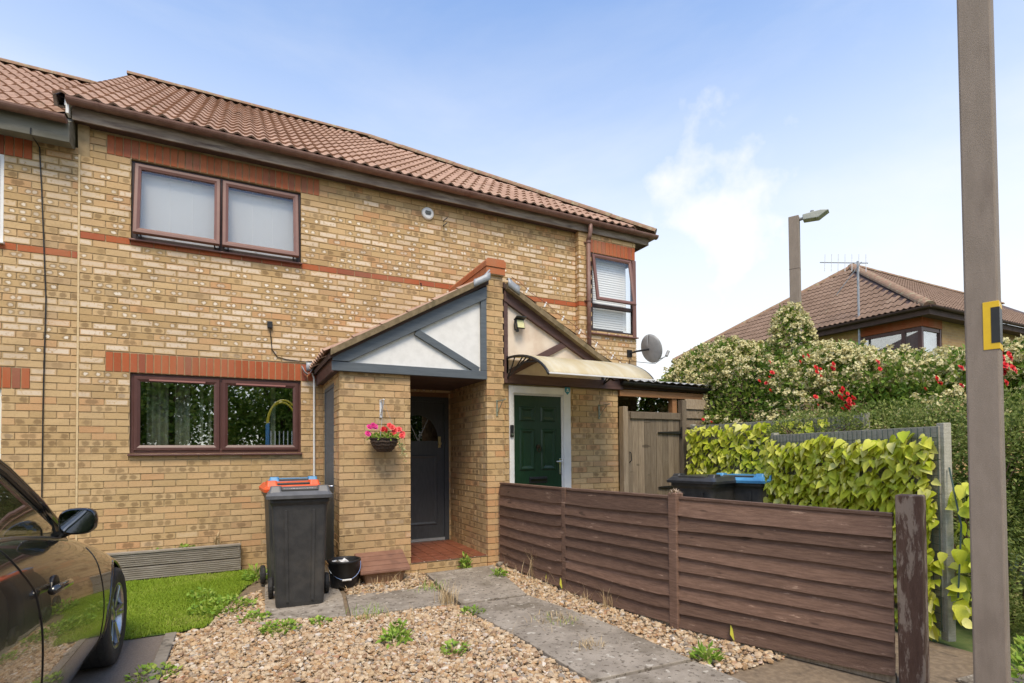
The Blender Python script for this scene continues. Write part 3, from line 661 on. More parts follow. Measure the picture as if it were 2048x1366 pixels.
# corner window: timber posts, a tilted top sash and a fixed light
b = MB(); b.box((6.24, -.10, 3.40), (6.30, -.03, 4.72)); b.box((7.13, -.115, 3.40), (7.195, -.045, 4.72)); b.box((6.30, -.10, 4.66), (7.13, -.03, 4.72)); b.box((6.30, -.10, 3.40), (7.13, -.03, 3.455)); b.box((6.30, -.10, 3.83), (7.13, -.03, 3.885)); b.box((7.125, .85, 3.40), (7.19, .90, 4.72)); b.box((7.125, -.04, 4.66), (7.19, .85, 4.72)); b.box((7.125, -.04, 3.40), (7.19, .85, 3.455))
cw = b.build('corner_window', M_PVCD, h2, bevel=.004)
b = MB(); b.box((7.125, -.122, 3.39), (7.20, -.10, 4.72)); b.build('corner_post', M_PVCL, cw, bevel=.003)
b = MB(); mitred(b, 6.285, 7.10, 3.895, 4.70, .055, -.125, -.09); so = b.build('sash', M_PVCL, cw); g = MB(); g.box((6.335, -.105, 3.945), (7.05, -.10, 4.65)); go = g.build('pane', M_GLASSB, cw)
Rm = Matrix.Translation((0, -.09, 4.70)) @ Matrix.Rotation(RAD(-9), 4, 'X') @ Matrix.Translation((0, .09, -4.70)); so.matrix_basis = Rm; go.matrix_basis = Rm
g = MB(); g.box((6.30, -.075, 3.455), (7.13, -.07, 3.83)); g.build('pane', M_GLASSB, cw); g = MB(); g.box((7.155, -.03, 3.455), (7.16, .85, 4.66)); g.build('pane', M_GLASSB, cw)
b = MB(); b.prism([(6.24, -.155, 3.365), (6.24, -.03, 3.37), (6.24, -.03, 3.40), (6.24, -.155, 3.385)], (.98, 0, 0)); b.build('sill', M_PVCL, cw, bevel=.003)
for k in range(30):
    b = MB(); z = 3.50+k*.039; b.prism([(7.10, .10, z), (7.118, .10, z+.012), (7.120, .10, z+.011), (7.102, .10, z-.001)], (0, .6, 0)); b.build('blind_slat', M_BLIND, cw)
for k in range(30):  # front blind, added directly behind the panes to brighten the window
    b = MB(); z = 3.50+k*.039; b.prism([(6.31, -.005, z), (6.31, .002, z+.037), (6.31, .004, z+.037), (6.31, -.003, z-.001)], (.76, 0, 0)); b.build('blind_slat', M_BLIND, cw)
room(h2, 4.2, 7.1, 3.3, 5.0, .12, m=mat('pale room', (.75, .75, .72)))
b = MB(); b.box((3.85, -.148, 5.028), (7.47, -.126, 5.175)); b.box((7.448, -.125, 5.028), (7.47, 8, 5.175)); b.build('fascia_board', M_FASC, h2, bevel=.003)
b = MB(); b.box((3.85, -.125, 5.045), (7.447, .11, 5.06)); b.box((7.1, .12, 5.045), (7.447, 8, 5.06)); b.build('soffit', M_SOFF, h2)
gutter(h2, (3.85, -.205, 5.200), (7.60, -.205, 5.190)); gutter(h2, (7.545, -.20, 5.19), (7.545, 8, 5.19), brackets=1.2)
R2 = underlay(h2, [[(3.85, EY+.02, EZ), (HX-.02, EY+.02, EZ), (3.85, 3.5, EZ+TP*(3.5-EY)-.01)], [(HX-.02, EY+.02, EZ), (HX-.02, 8, EZ), (3.5, RY, RZ-.01)], [(3.85, 3.5, EZ+TP*3.7), (3.5, RY, RZ-.01), (3.85, 8, EZ)]])
T2 = Tiles(M_TILE); T2.slope((3.85, EY, EZ), (1, 0, 0), sd, 13, 12, hipclip(3.85), lambda r: .15); T2.finish(R2)
ridge_run(R2, (3.5, RY, RZ+.03), (HX, EY, EZ+.04), .10)
dn = MB(); dn.tube([(6.19, -.205, 5.16), (6.19, -.205, 5.02), (6.185, -.19, 4.96), (6.175, -.165, 4.88)], .036, 10); dn.tube([(6.175, -.165, 4.90), (6.175, -.165, 2.95)], .034, 10); d_ = dn.build('downpipe', M_GUT, h2, smooth=True)
for z in (4.86, 3.9, 3.1):
    b = MB(); b.tube([(6.175, -.165, z-.018), (6.175, -.165, z+.018)], .041, 10); b.box((6.12, -.13, z-.008), (6.23, -.108, z+.008)); b.build('pipe_clip', M_GUT, d_)
# neighbour's porch
b = MB(); b.box((4.066, -1.302, 2.30), (5.94, -1.252, 2.42)); b.build('tie_beam', M_BEAMBR, h2, bevel=.004)
b = MB(); b.prism([(4.068, -1.312, 3.475), (4.068, -1.312, 3.335), (5.78, -1.312, 2.425), (5.98, -1.312, 2.425), (5.98, -1.312, 2.46)], (0, .052, 0)); b.build('rafter', M_BEAMBR, h2, bevel=.003)
b = MB(); b.box((4.067, -1.300, 2.422), (4.12, -1.253, 3.36)); b.build('king_post', M_BEAMBR, h2, bevel=.003)
b = MB(); b.beam((4.98, -1.279, 2.87), (4.16, -1.279, 2.44), .04, .085, (0, 0, 1)); b.build('strut', M_BEAMBR, h2, bevel=.003)
b = MB(); b.prism([(4.08, -1.268, 2.415), (5.93, -1.268, 2.415), (5.93, -1.268, 2.44), (4.08, -1.268, 3.42)], (0, .02, 0)); b.build('render_panel', M_RENDERC, h2)
PR = MB(); PR.prism([(4.05, -1.33, 3.565), (5.98, -1.33, 2.47), (5.98, -1.33, 2.41), (4.05, -1.33, 3.50)], (0, 1.33, 0)); pr2 = PR.build('porch_roof', M_SOFF, h2)
sq = Vector((-math.cos(RAD(29.5)), 0, math.sin(RAD(29.5)))); T = Tiles(M_TILE); T.slope((6.01, -1.38, 2.455), (0, 1, 0), sq, 5, 6, None, lambda r: .3); T.finish(pr2, name='porch_tile')
b = MB(); b.prism([(4.08, -1.39, 3.55), (4.08, -1.39, 3.475), (5.97, -1.39, 2.41), (5.97, -1.39, 2.48)], (0, .10, 0)); b.build('verge_mortar', M_UNDER, pr2)
lead_piece([[(4.08+.16*i/4, -1.40+.02*j, 3.60-.09*i/4+.015*math.sin(2*i)) for i in range(5)] for j in range(4)], pr2); lead_piece([[(4.08+.16*i/4, -1.40, 3.60-.09*i/4-.05*j) for i in range(5)] for j in range(3)], pr2)
for k in range(7):    # clips of a string of lights along the verge
    t = .14+k*.14; b = MB(); x, z = 4.08+1.9*t, 3.60-1.07*t; b.obox((x, -1.40, z+.03), (.016, .012, .075), Matrix.Rotation(.5, 3, 'Y')); b.build('light_clip', M_WHITE, pr2)
    
b = MB(); b.tube([(4.12+1.85*t/14, -1.405, 3.62-1.04*t/14+.012*math.sin(t*2.1)) for t in range(15)], .004, 5); b.build('light_cable', mat('brown cable', (.2, .07, .04)), pr2)
# green door with white frame
b = MB(); b.box((4.152, -1.262, .10), (4.215, -1.18, 2.282)); b.box((4.965, -1.262, .10), (5.078, -1.18, 2.282)); b.box((4.215, -1.262, 2.185), (4.965, -1.18, 2.282)); gd = b.build('front_door', M_WHITE, h2, bevel=.006)
b = MB(); b.box((4.215, -1.235, .14), (4.232, -1.19, 2.185)); b.box((4.945, -1.235, .14), (4.965, -1.19, 2.185)); b.box((4.232, -1.235, 2.165), (4.945, -1.19, 2.185)); b.build('door_stop', M_WHITE, gd)
b = MB(); b.box((4.232, -1.222, .15), (4.945, -1.18, 2.165)); b.build('door_leaf', M_GREEN, gd)
for (x0, x1, z0, z1) in ((4.31, 4.535, 1.83, 2.02), (4.63, 4.855, 1.83, 2.02), (4.31, 4.535, 1.19, 1.73), (4.63, 4.855, 1.19, 1.73), (4.31, 4.535, .30, .93), (4.63, 4.855, .30, .93)):
    b = MB(); raised(b, x0, x1, z0, z1, -1.2225, -.016, .036); b.build('door_panel', M_GREEN, gd)
b = MB(); b.box((4.45, -1.236, 1.025), (4.72, -1.222, 1.105)); lb = b.build('letterbox', M_BLACK, gd, bevel=.004)
b = MB(); b.box((4.465, -1.244, 1.045), (4.705, -1.2345, 1.088)); b.build('flap', mat('dark metal', (.05, .05, .05), None, rough=.3, metal=1), lb, bevel=.004)
b = MB(); b.box((4.902, -1.236, 1.13), (4.932, -1.222, 1.34)); b.tube([(4.917, -1.236, 1.30), (4.917, -1.275, 1.30), (4.83, -1.28, 1.30)], .010, 8); b.build('door_handle', M_CHROME, gd, bevel=.003)
b = MB(); b.lathe([(.0, -.02), (.025, -.018), (.03, 0)], (4.585, -1.222, 1.50), 12, 'Y'); b.tube([(4.565, -1.245, 1.50), (4.56, -1.25, 1.45), (4.585, -1.252, 1.43), (4.61, -1.25, 1.45), (4.605, -1.245, 1.50)], .007, 6); b.build('door_knocker', mat('dark bronze', (.07, .05, .03), None, rough=.5, metal=1), gd)
b = MB(); b.box((4.155, -1.285, 1.62), (4.205, -1.262, 1.775)); db = b.build('doorbell', M_BLACK, gd, bevel=.008)
b = MB(); b.lathe([(0, -.004), (.012, -.004), (.013, 0)], (4.18, -1.285, 1.655), 14, 'Y'); b.build('bell_button', M_CHROME, db)
b = MB(); b.box((4.14, -1.29, .08), (5.09, -1.0, .145)); b.build('door_step', M_CONC, h2)
sh = MB(); sh.prism([(4.985, -1.268, 2.295), (5.065, -1.268, 2.295), (5.065, -1.268, 2.235), (5.025, -1.268, 2.195), (4.985, -1.268, 2.235)], (0, .005, 0)); so_ = sh.build('alarm_shield', mat('blue sticker', (.03, .24, .32), None, rough=.4), gd)
t_ = MB(); t_.prism([(5.008, -1.270, 2.252), (5.042, -1.270, 2.252), (5.025, -1.270, 2.282)], (0, .0015, 0)); t_.box((5.0, -1.270, 2.237), (5.05, -1.2685, 2.244)); t_.build('shield_mark', M_WHITE, so_)

# ------------------------------------------------------------------ house on the left, three courses lower
h0 = house('terraced_house', 'yellow brick house at the left edge with white window and grey green fascia', (-2, 0, 0))
BR = Bricks(); mort = MB(); L0 = (-3.11, -.86, Z(28), Z(31)); U0 = (-3.11, -.86, Z(60), Z(63)); w0 = (-2.885, -1.085, Z(16), Z(28)); w1 = (-2.885, -1.085, Z(48), Z(60))
wall_face(BR, (0, 0, 0), 0, -3.6, -.476, 0, 4.80, (L0, U0, w0, w1), bands=(47,), off=.04); backing(mort, (0, 0, 0), 0, -3.6, -.476, -.1, 4.80, (w0, w1))
W0 = mort.build('wall', M_MORTAR, h0); BR.finish(W0, [M_BRICK, M_RED], hidden=car_hide)
soldiers(W0, (0, 0, 0), 0, -3.11, 30, Z(28)); soldiers(W0, (0, 0, 0), 0, -3.11, 30, Z(60))
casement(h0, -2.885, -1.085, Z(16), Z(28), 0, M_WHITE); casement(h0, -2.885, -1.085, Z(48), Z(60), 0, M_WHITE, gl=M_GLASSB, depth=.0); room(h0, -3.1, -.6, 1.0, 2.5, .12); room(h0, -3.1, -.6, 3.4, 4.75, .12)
b = MB(); b.prism([(-3.6, -.225, 4.735), (-3.6, -.225, 4.955), (-3.6, .0, 5.10), (-3.6, -.002, 4.775), (-3.6, -.1, 4.735)], (3.10, 0, 0)); b.build('fascia_board', M_FASCG, h0, bevel=.004)
gutter(h0, (-3.6, -.285, 4.975), (-.515, -.285, 4.965)); dz0 = -.24; ry0 = 3.1
R0 = underlay(h0, [[(-3.6, EY-.08, EZ+dz0-.06), (-.64, EY-.08, EZ+dz0-.06), (-.64, ry0, EZ+dz0+TP*(ry0-EY)-.01), (-3.6, ry0, EZ+dz0+TP*(ry0-EY)-.01)], [(-3.6, ry0, EZ+dz0+TP*(ry0-EY)-.01), (-.64, ry0, EZ+dz0+TP*(ry0-EY)-.01), (-.64, 6.5, EZ+dz0), (-3.6, 6.5, EZ+dz0)]])
T0 = Tiles(M_TILE); T0.slope((-3.05, EY-.10, EZ+dz0-.10*TP), (1, 0, 0), sd, 8, 12, None, lambda r: .5 if r > 10 else .06); T0.finish(R0)
ridge_run(R0, (-3.6, ry0, EZ+dz0+TP*(ry0-EY)+.03), (-.6, ry0, EZ+dz0+TP*(ry0-EY)+.03), .10)
b = MB(); b.tube([(-.81, -.235, 4.80), (-.815, -.23, 4.745), (-.80, -.012, 4.72), (-.78, -.012, 4.3), (-.735, -.012, 3.1), (-.75, -.012, 2.0), (-.755, -.012, .3)], .006, 6); b.build('cable', M_BLACK, h0)
# ------------------------------------------------------------------ paving, edging
def slab(pts, z=.022, name='paving_slab'):
    m = MB(); m.prism([(x, y, G-.03) for x, y in pts], (0, 0, z+.03)); return m.build(name, M_SLAB, PATH, bevel=.006)
PATH = MB().add([(2.9, -2.8, G-.02), (3.5, -2.8, G-.02), (3.5, -2.0, G-.02), (2.9, -2.0, G-.02)], [(0, 1, 2, 3)]).build('path', M_SOIL); tag(PATH, kind='structure')
slab([(2.985, -1.46), (2.895, -2.745), (3.565, -2.765), (3.83, -1.42)]); slab([(2.865, -2.79), (2.95, -3.60), (3.70, -3.53), (3.575, -2.79)], .016)
slab([(2.955, -3.625), (2.99, -4.62), (3.76, -4.66), (3.705, -3.555)]); slab([(2.995, -4.65), (3.04, -6.0), (3.84, -6.0), (3.765, -4.69)], .018); slab([(3.045, -6.03), (3.08, -7.6), (3.9, -7.6), (3.845, -6.03)], .02)
slab([(2.03, -1.93), (1.955, -2.61), (2.86, -2.68), (2.875, -2.02)], .012); slab([(1.37, -.5), (1.30, -2.36), (1.92, -2.60), (2.00, -1.90), (2.03, -.5)], .010)
slab([(4.95, -5.6), (4.75, -6.9), (6.2, -6.9), (6.2, -5.75)], .01)
for k in range(6):
    y = -2.40-k*.92; m = MB(); m.box((.61, y-.905, G-.05), (.686, y, G+.016+random.uniform(0, .006))); tag(m.build('edging_kerb', M_CONC, bevel=.006), kind='structure')

# ------------------------------------------------------------------ loose stuff on the ground: gravel, turf
def inpoly(P, x, y):
    c = np.zeros(len(x), bool); n = len(P)
    for i in range(n):
        (x1, y1), (x2, y2) = P[i], P[(i+1) % n]
        c ^= ((y1 > y) != (y2 > y)) & (x < (x2-x1)*(y-y1)/(y2-y1+1e-12)+x1)
    return c
def scatter(P, dens):
    A = np.array(P); lo, hi = A.min(0), A.max(0); n = int(dens*(hi-lo).prod()); q = lo+RNG.random((n, 2))*(hi-lo); return q[inpoly(P, q[:, 0], q[:, 1])]
ICO = bmesh.new(); bmesh.ops.create_icosphere(ICO, subdivisions=1, radius=1); IV = np.array([v.co[:] for v in ICO.verts]); IF = np.array([[v.index for v in f.verts] for f in ICO.faces]); ICO.free()
def rotm(n):
    q = RNG.normal(size=(n, 4)); q /= np.linalg.norm(q, axis=1)[:, None]; a, b, c, d = q.T
    return np.stack([np.stack([a*a+b*b-c*c-d*d, 2*(b*c-a*d), 2*(b*d+a*c)], -1), np.stack([2*(b*c+a*d), a*a-b*b+c*c-d*d, 2*(c*d-a*b)], -1), np.stack([2*(b*d-a*c), 2*(c*d+a*b), a*a-b*b-c*c+d*d], -1)], 1)
def pebbles(q, smin, smax, z):
    n = len(q); s = (smin+(smax-smin)*RNG.random(n)**2.2)/2; sc = s[:, None]*RNG.uniform(.5, 1.35, (n, 3)); 
    V = IV[None]*RNG.uniform(.82, 1.15, (n, 12))[..., None]*sc[:, None, :]; V = np.einsum('nij,nkj->nki', rotm(n), V); V[..., 2] *= .72
    V += np.concatenate([q, (z+RNG.random(n)*.016)[:, None]], 1)[:, None, :]
    F = (IF[None]+12*np.arange(n)[:, None, None]).reshape(-1, 3); R = np.repeat(np.concatenate([RNG.random((n, 3)), np.ones((n, 1))], 1), 12, 0)
    return V.reshape(-1, 3), F, R
t = NT('pebbles'); r, g, b_, a_ = t.attr()
c = t.ramp(r, [(0, (.44, .32, .185)), (.16, (.54, .42, .28)), (.30, (.36, .20, .085)), (.42, (.60, .51, .37)), (.55, (.48, .32, .16)), (.68, (.23, .14, .08)), (.78, (.51, .39, .25)), (.88, (.20, .17, .14)), (.94, (.68, .61, .51)), (1, (.33, .155, .075))])
c = t.mix(t.ss(t.noise(160, 4), .5, .75, 0, .5), c, (.30, .20, .12)); t.set(base=c, rough=.75, spec=.35); M_PEB = t.mat
GP = [(.70, -6.3), (.69, -2.42), (.88, -2.35), (1.05, -1.6), (1.30, -1.3), (1.33, -2.38), (1.95, -2.63), (2.86, -2.70), (2.86, -2.80), (2.95, -3.62), (2.99, -4.65), (3.04, -6.3)]
GP2 = [(2.06, -2.0), (2.04, -1.3), (2.86, -1.28), (2.99, -1.34), (2.90, -2.1)]; GP3 = [(3.84, -1.33), (3.58, -2.78), (3.71, -3.55), (3.77, -4.7), (3.85, -6.3), (4.75, -6.3), (4.70, -5.6), (4.26, -4.2), (4.05, -2.9), (4.02, -1.33)]
near = lambda q: q[(q[:, 1] > -4.9)]
qs = [near(scatter(GP, 3700)), scatter(GP2, 2600), near(scatter(GP3, 3300)), scatter(GP, 700)]
V, F, R = pebbles(np.concatenate(qs), .011, .050, G-.008)
o = link('gravel', npmesh('gravel', V, F, M_PEB, R, smooth=False)); tag(o, 'loose beige and brown gravel covering the front bed', 'gravel', kind='stuff')
# dry straw lying in the gravel
def blades(base, L, W, lean, bend=.4):
    n = len(base); az = RNG.random(n)*2*np.pi; le = lean*RNG.random(n); d = np.stack([np.cos(az)*np.sin(le), np.sin(az)*np.sin(le), np.cos(le)], 1)
    s = np.stack([-np.sin(az), np.cos(az), 0*az], 1)*(W[:, None]/2); h = np.stack([np.cos(az), np.sin(az), 0*az], 1)
    m_ = base+d*L[:, None]*.55; tip = base+d*L[:, None]+h*(L*bend*.5)[:, None]-np.array([0, 0, 1])*(L*bend*.25)[:, None]
    V = np.stack([base-s, base+s, m_+s*.8, m_-s*.8, tip+s*.12, tip-s*.12], 1).reshape(-1, 3); k = 6*np.arange(n)[:, None]
    F = np.concatenate([k+np.array([[0, 1, 2, 3]]), k+np.array([[3, 2, 4, 5]])]); R = np.repeat(np.concatenate([RNG.random((n, 3)), np.ones((n, 1))], 1), 6, 0); return V, F, R
def blade_mat(name, stops, tr=.25):
    t = NT(name); r, g, b_, a_ = t.attr(); t.set(base=t.ramp(r, stops), rough=.6, spec=.3)
    if tr:
        d = t.n('ShaderNodeBsdfTranslucent'); t.l(t.b.inputs['Base Color'].links[0].from_socket, d.inputs[0]); m = t.n('ShaderNodeMixShader'); m.inputs[0].default_value = tr
        t.l(t.b.outputs[0], m.inputs[1]); t.l(d.outputs[0], m.inputs[2]); t.l(m.outputs[0], t.out.inputs[0])
    return t.mat
M_STRAW = blade_mat('straw', [(0, (.45, .33, .17)), (.6, (.58, .45, .26)), (1, (.34, .24, .12))], 0)
M_TURF = blade_mat('turf', [(0, (.19, .29, .014)), (.5, (.25, .37, .024)), (.85, (.33, .43, .05)), (1, (.42, .42, .11))])
M_LEAFY = blade_mat('weed leaf', [(0, (.15, .28, .03)), (.6, (.25, .40, .05)), (1, (.40, .48, .10))])
TP_ = [(-1.4, -.22), (1.24, -.24), (1.27, -.7), (1.04, -1.55), (.87, -2.33), (.63, -2.38), (-1.4, -2.35)]
mb = MB(); mb.add([(x, y, G+.004) for x, y in TP_], [tuple(range(7))]); tag(mb.build('lawn', mat('turf backing', (.055, .10, .012), (.08, .14, .02), 40, .95)), kind='structure')
q = scatter(TP_, 32000); q = q+np.c_[np.sin(q[:, 1]*31)+np.sin(q[:, 1]*13+1), np.sin(q[:, 0]*27)+np.sin(q[:, 0]*11+2)]*.013+RNG.normal(0, .012, q.shape); V, F, R = blades(np.c_[q, np.full(len(q), G+.004)], RNG.uniform(.014, .034, len(q)), RNG.uniform(.002, .0042, len(q)), .9)
pat = np.sin(q[:, 0]*5+np.sin(q[:, 1]*4)*1.5)*.12; dry = np.clip(np.sin(q[:, 0]*3.1+2)*np.sin(q[:, 1]*3.7)-.55, 0, 1)*1.2; R[:, 0] = np.clip(R[:, 0]*.8+np.repeat(pat+dry*RNG.random(len(q)), 6)+.05, 0, 1)
o = link('turf', npmesh('turf', V, F, M_TURF, R)); tag(o, 'short bright green artificial turf in front of the window', 'turf', kind='stuff')
q = np.concatenate([scatter(GP2, 160), scatter([(1.9, -3.9), (2.9, -3.9), (2.9, -2.75), (1.9, -2.75)], 60), scatter([(3.75, -3.3), (4.05, -3.3), (4.0, -1.4), (3.78, -1.4)], 220)]); V, F, R = blades(np.c_[q, np.full(len(q), G+.015)], RNG.uniform(.06, .2, len(q)), RNG.uniform(.003, .006, len(q)), 1.55, .2)
o = link('dry_straw', npmesh('dry_straw', V, F, M_STRAW, R)); tag(o, 'thin dry straw scattered over the gravel', 'straw', kind='stuff')

# ------------------------------------------------------------------ weeds
def leafset(C, d, L, W, nrm=None, fold=.25):
    """folded four-sided leaves: C base (n,3), d direction (n,3)"""
    n = len(C); d = d/np.linalg.norm(d, axis=1)[:, None]; r = RNG.normal(size=(n, 3)) if nrm is None else nrm
    s = np.cross(d, r); s /= np.linalg.norm(s, axis=1)[:, None]+1e-9; u = np.cross(s, d); L = L[:, None]; W = W[:, None]
    mid = C+d*L*.45; V = np.stack([C, mid+s*W/2+u*W*fold, C+d*L, mid-s*W/2+u*W*fold], 1).reshape(-1, 3)
    k = 4*np.arange(n)[:, None]; F = np.concatenate([k+np.array([[0, 1, 2]]), k+np.array([[0, 2, 3]])]); R = np.repeat(np.concatenate([RNG.random((n, 3)), np.ones((n, 1))], 1), 4, 0); return V, F, R
def weed(x, y, r, h, n, label, L=.036, W=.032, m=None, grp='weeds in the front bed', z=None, name='weed'):
    t_ = thing(name, label, 'weed', (x, y, z or G), group=grp); z0 = z or G; n = int(n*1.9)
    a = RNG.random(n)*2*np.pi; rr = r*np.sqrt(RNG.random(n)); C = np.stack([x+rr*np.cos(a), y+rr*np.sin(a), z0+h*RNG.random(n)*(1-.6*rr/r)], 1)
    d = np.stack([np.cos(a)*.8, np.sin(a)*.8, RNG.uniform(-.1, .9, n)], 1)+RNG.normal(0, .4, (n, 3)); nr = np.tile((0, 0, 1.), (n, 1))+RNG.normal(0, .4, (n, 3))
    V, F, R = leafset(C, d, L*RNG.uniform(.6, 1.3, n), W*RNG.uniform(.6, 1.3, n), nr, .15)
    link('leaves', npmesh('leaves', V, F, m or M_LEAFY, R), t_)
    k = max(4, n//8); V, F, R = blades(np.stack([x+r*.4*RNG.normal(size=k), y+r*.4*RNG.normal(size=k), np.full(k, z0)], 1), np.full(k, h*1.1), np.full(k, .004), .6); link('stems', npmesh('stems', V, F, m or M_LEAFY, R), t_)
weed(.98, -1.85, .26, .12, 150, 'wide patch of leafy green weeds between turf and gravel')
weed(.80, -1.42, .12, .15, 40, 'small leafy weed growing out of the turf')
weed(1.27, -.78, .11, .16, 60, 'bushy weed at the turf corner left of the bins', L=.08, W=.025)
weed(1.40, -2.72, .14, .09, 70, 'low round weed on gravel in front of the black bin')
weed(1.70, -2.66, .08, .05, 30, 'tiny weed at the slab edge right of the black bin')
weed(1.22, -2.30, .12, .06, 40, 'flat weed at the left corner of the bin slab')
weed(2.14, -3.38, .10, .10, 42, 'three lobed weed in the middle of the gravel', L=.06)
weed(2.20, -3.20, .07, .12, 26, 'upright weed behind the one in mid gravel')
weed(2.45, -3.76, .10, .07, 34, 'dark leaved weed on gravel beside the path')
weed(3.50, -1.36, .05, .20, 46, 'upright fresh weed against the porch step', L=.06, W=.025)
weed(3.66, -1.95, .07, .11, 40, 'fresh green weed on the first path slab by the fence', L=.06, W=.02)
weed(3.86, -4.70, .07, .13, 46, 'fresh green weed on the path edge by the nearest fence panel', L=.07, W=.022)
weed(.64, -3.25, .14, .07, 46, 'weed over the edging kerb near the car wheel')
weed(2.90, -3.02, .09, .05, 40, 'weed tuft in the joint at the path edge', L=.05, W=.02)
M_SUCC = mat('yellow leaf', (.55, .52, .06), (.44, .46, .06), 20, .6)
for (x, y, s) in ((4.04, -2.45, .05), (4.02, -2.75, .045), (4.33, -4.55, .06)):
    t_ = thing('fallen_leaf', {.05: 'fallen yellow leaf at the fence foot, farthest of three', .045: 'fallen yellow leaf at the fence foot beside the slim post', .06: 'fallen yellow leaf at the foot of the nearest fence panel'}[s], 'leaf', (x, y, G), group='fallen leaves along the fence')
    mm_ = MB(); mm_.add([(x-.06, y-.02, G+.02), (x-.06+s*.5, y, G+.07), (x-.06, y+.01, G+.13), (x-.06-s*.5, y-.01, G+.07)], [(0, 1, 2, 3)]); mm_.build('blade', M_SUCC, t_)
def tuft(x, y, h, n, label, m, lean=.5, r=.05):
    t_ = thing('grass_tuft', label, 'grass', (x, y, G), group='grass tufts along the paving'); q = np.c_[x+RNG.normal(0, r, n), y+RNG.normal(0, r, n), np.full(n, G+.005)]
    V, F, R = blades(q, h*RNG.uniform(.5, 1.1, n), RNG.uniform(.003, .006, n), lean); link('blades', npmesh('blades', V, F, m, R), t_)['kind'] = 'stuff'
tuft(2.80, -2.66, .20, 90, 'dry grass tuft between side slab and path', M_STRAW); tuft(2.86, -2.10, .10, 70, 'green grass along the joint of the side slab', M_LEAFY, .8, .09)
tuft(2.10, -2.64, .09, 90, 'green grass at the front edge of the side slab', M_LEAFY, .8, .10); tuft(3.42, -3.60, .08, 120, 'yellow grass in the joint between path slabs', M_STRAW, 1.1, .12)
tuft(3.30, -4.15, .09, 90, 'straw coloured tuft on the long path slab', M_STRAW, 1.3, .05); tuft(3.45, -3.58, .06, 60, 'short green grass in the joint between path slabs', M_LEAFY, 1.0, .08)
tuft(3.98, -2.15, .42, 26, 'tall dry stalks against the first fence panel', M_STRAW, .25, .03); tuft(4.02, -3.45, .20, 20, 'short dry stalks against the middle fence panel', M_STRAW, .4, .03); tuft(2.55, -1.72, .22, 10, 'dry stalks lying before the meter box', M_STRAW, 1.3, .08)

for x, y, r_, lb in ((3.90, -1.46, .055, 'pale rough stone at the corner of pier and fence, larger of two'), (3.97, -1.55, .038, 'pale rough stone at the corner of pier and fence, smaller of two')):
    mm_ = MB(); vv = IV*np.array([1, .8, .7])*r_*RNG.uniform(.8, 1.2, (12, 1)); mm_.add([(x+v[0], y+v[1], G+.03+v[2]) for v in vv], [tuple(f) for f in IF]); tag(mm_.build('stone', M_CONC), lb, 'stone', 'stones by the pier')
# ------------------------------------------------------------------ low lap fence
def wood(name, a, b, scuff, thr=(.64, .70), gs=(1.2, 1.2, 14), sc=7, kn=True):
    t = NT(name); P = t.pos(); c = t.mix(t.ss(t.noise(sc, 6, .6, stretch=gs), .33, .68), a, b); c = t.mix(t.ss(t.noise(40, 4, .6, stretch=gs), .5, .75, 0, .5), c, tuple(x*.55 for x in a))
    if kn: c = t.mix(t.ss(t.noise(3.1, 2, .5, stretch=(1.3, 1.3, 4)), .69, .75, 0, .8), c, tuple(x*.45 for x in a))
    c = t.mix(t.ss(t.noise(4.2, 6, .72, stretch=(1.0, 1.0, 6) if gs[2] > 2 else (4, 4, 1.0)), thr[0]+.03, thr[1]+.03, 0, .7), c, scuff); ob = t.n('ShaderNodeObjectInfo').outputs['Random']; hs = t.n('ShaderNodeHueSaturation'); t.l(c, hs.inputs['Color']); t.l(t.math('MULTIPLY_ADD', ob, .75, .68), hs.inputs['Value']); t.set(base=hs.outputs[0], rough=.72, spec=.3); t.bump(t.noise(34, 6, .65, stretch=gs), .7, .008); return t.mat
M_FENCE = wood('brown stained fence', (.125, .073, .050), (.19, .115, .08), (.42, .29, .21), (.58, .67)); M_POST = wood('peeling fence post', (.12, .066, .046), (.165, .095, .068), (.46, .37, .29), (.46, .56), (5, 5, .9))
M_OLDWOOD = wood('weathered grey timber', (.20, .155, .105), (.29, .235, .165), (.37, .32, .25), (.6, .72), (9, 9, .6)); M_DECK = wood('grey decking', (.25, .215, .17), (.36, .32, .265), (.46, .41, .35), (.6, .7), (.8, 4, 9)); M_TIMB = wood('orange timber', (.42, .20, .085), (.52, .27, .12), (.56, .36, .2), (.6, .72), (.8, 5, 8)); M_GREYB = wood('pale grey boards', (.29, .28, .225), (.36, .35, .285), (.43, .42, .36), (.6, .72), (2, 2, 8), kn=False)
FP = [Vector((3.99, -1.335, 0)), Vector((4.00, -2.79, 0)), Vector((4.17, -4.115, 0)), Vector((4.62, -5.50, 0))]; FT = [1.035, 1.05, 1.055, 1.03]
fe = thing('low_fence', 'low dark brown lap fence with three panels between the two front paths', 'fence', (4.1, -3.4, G))
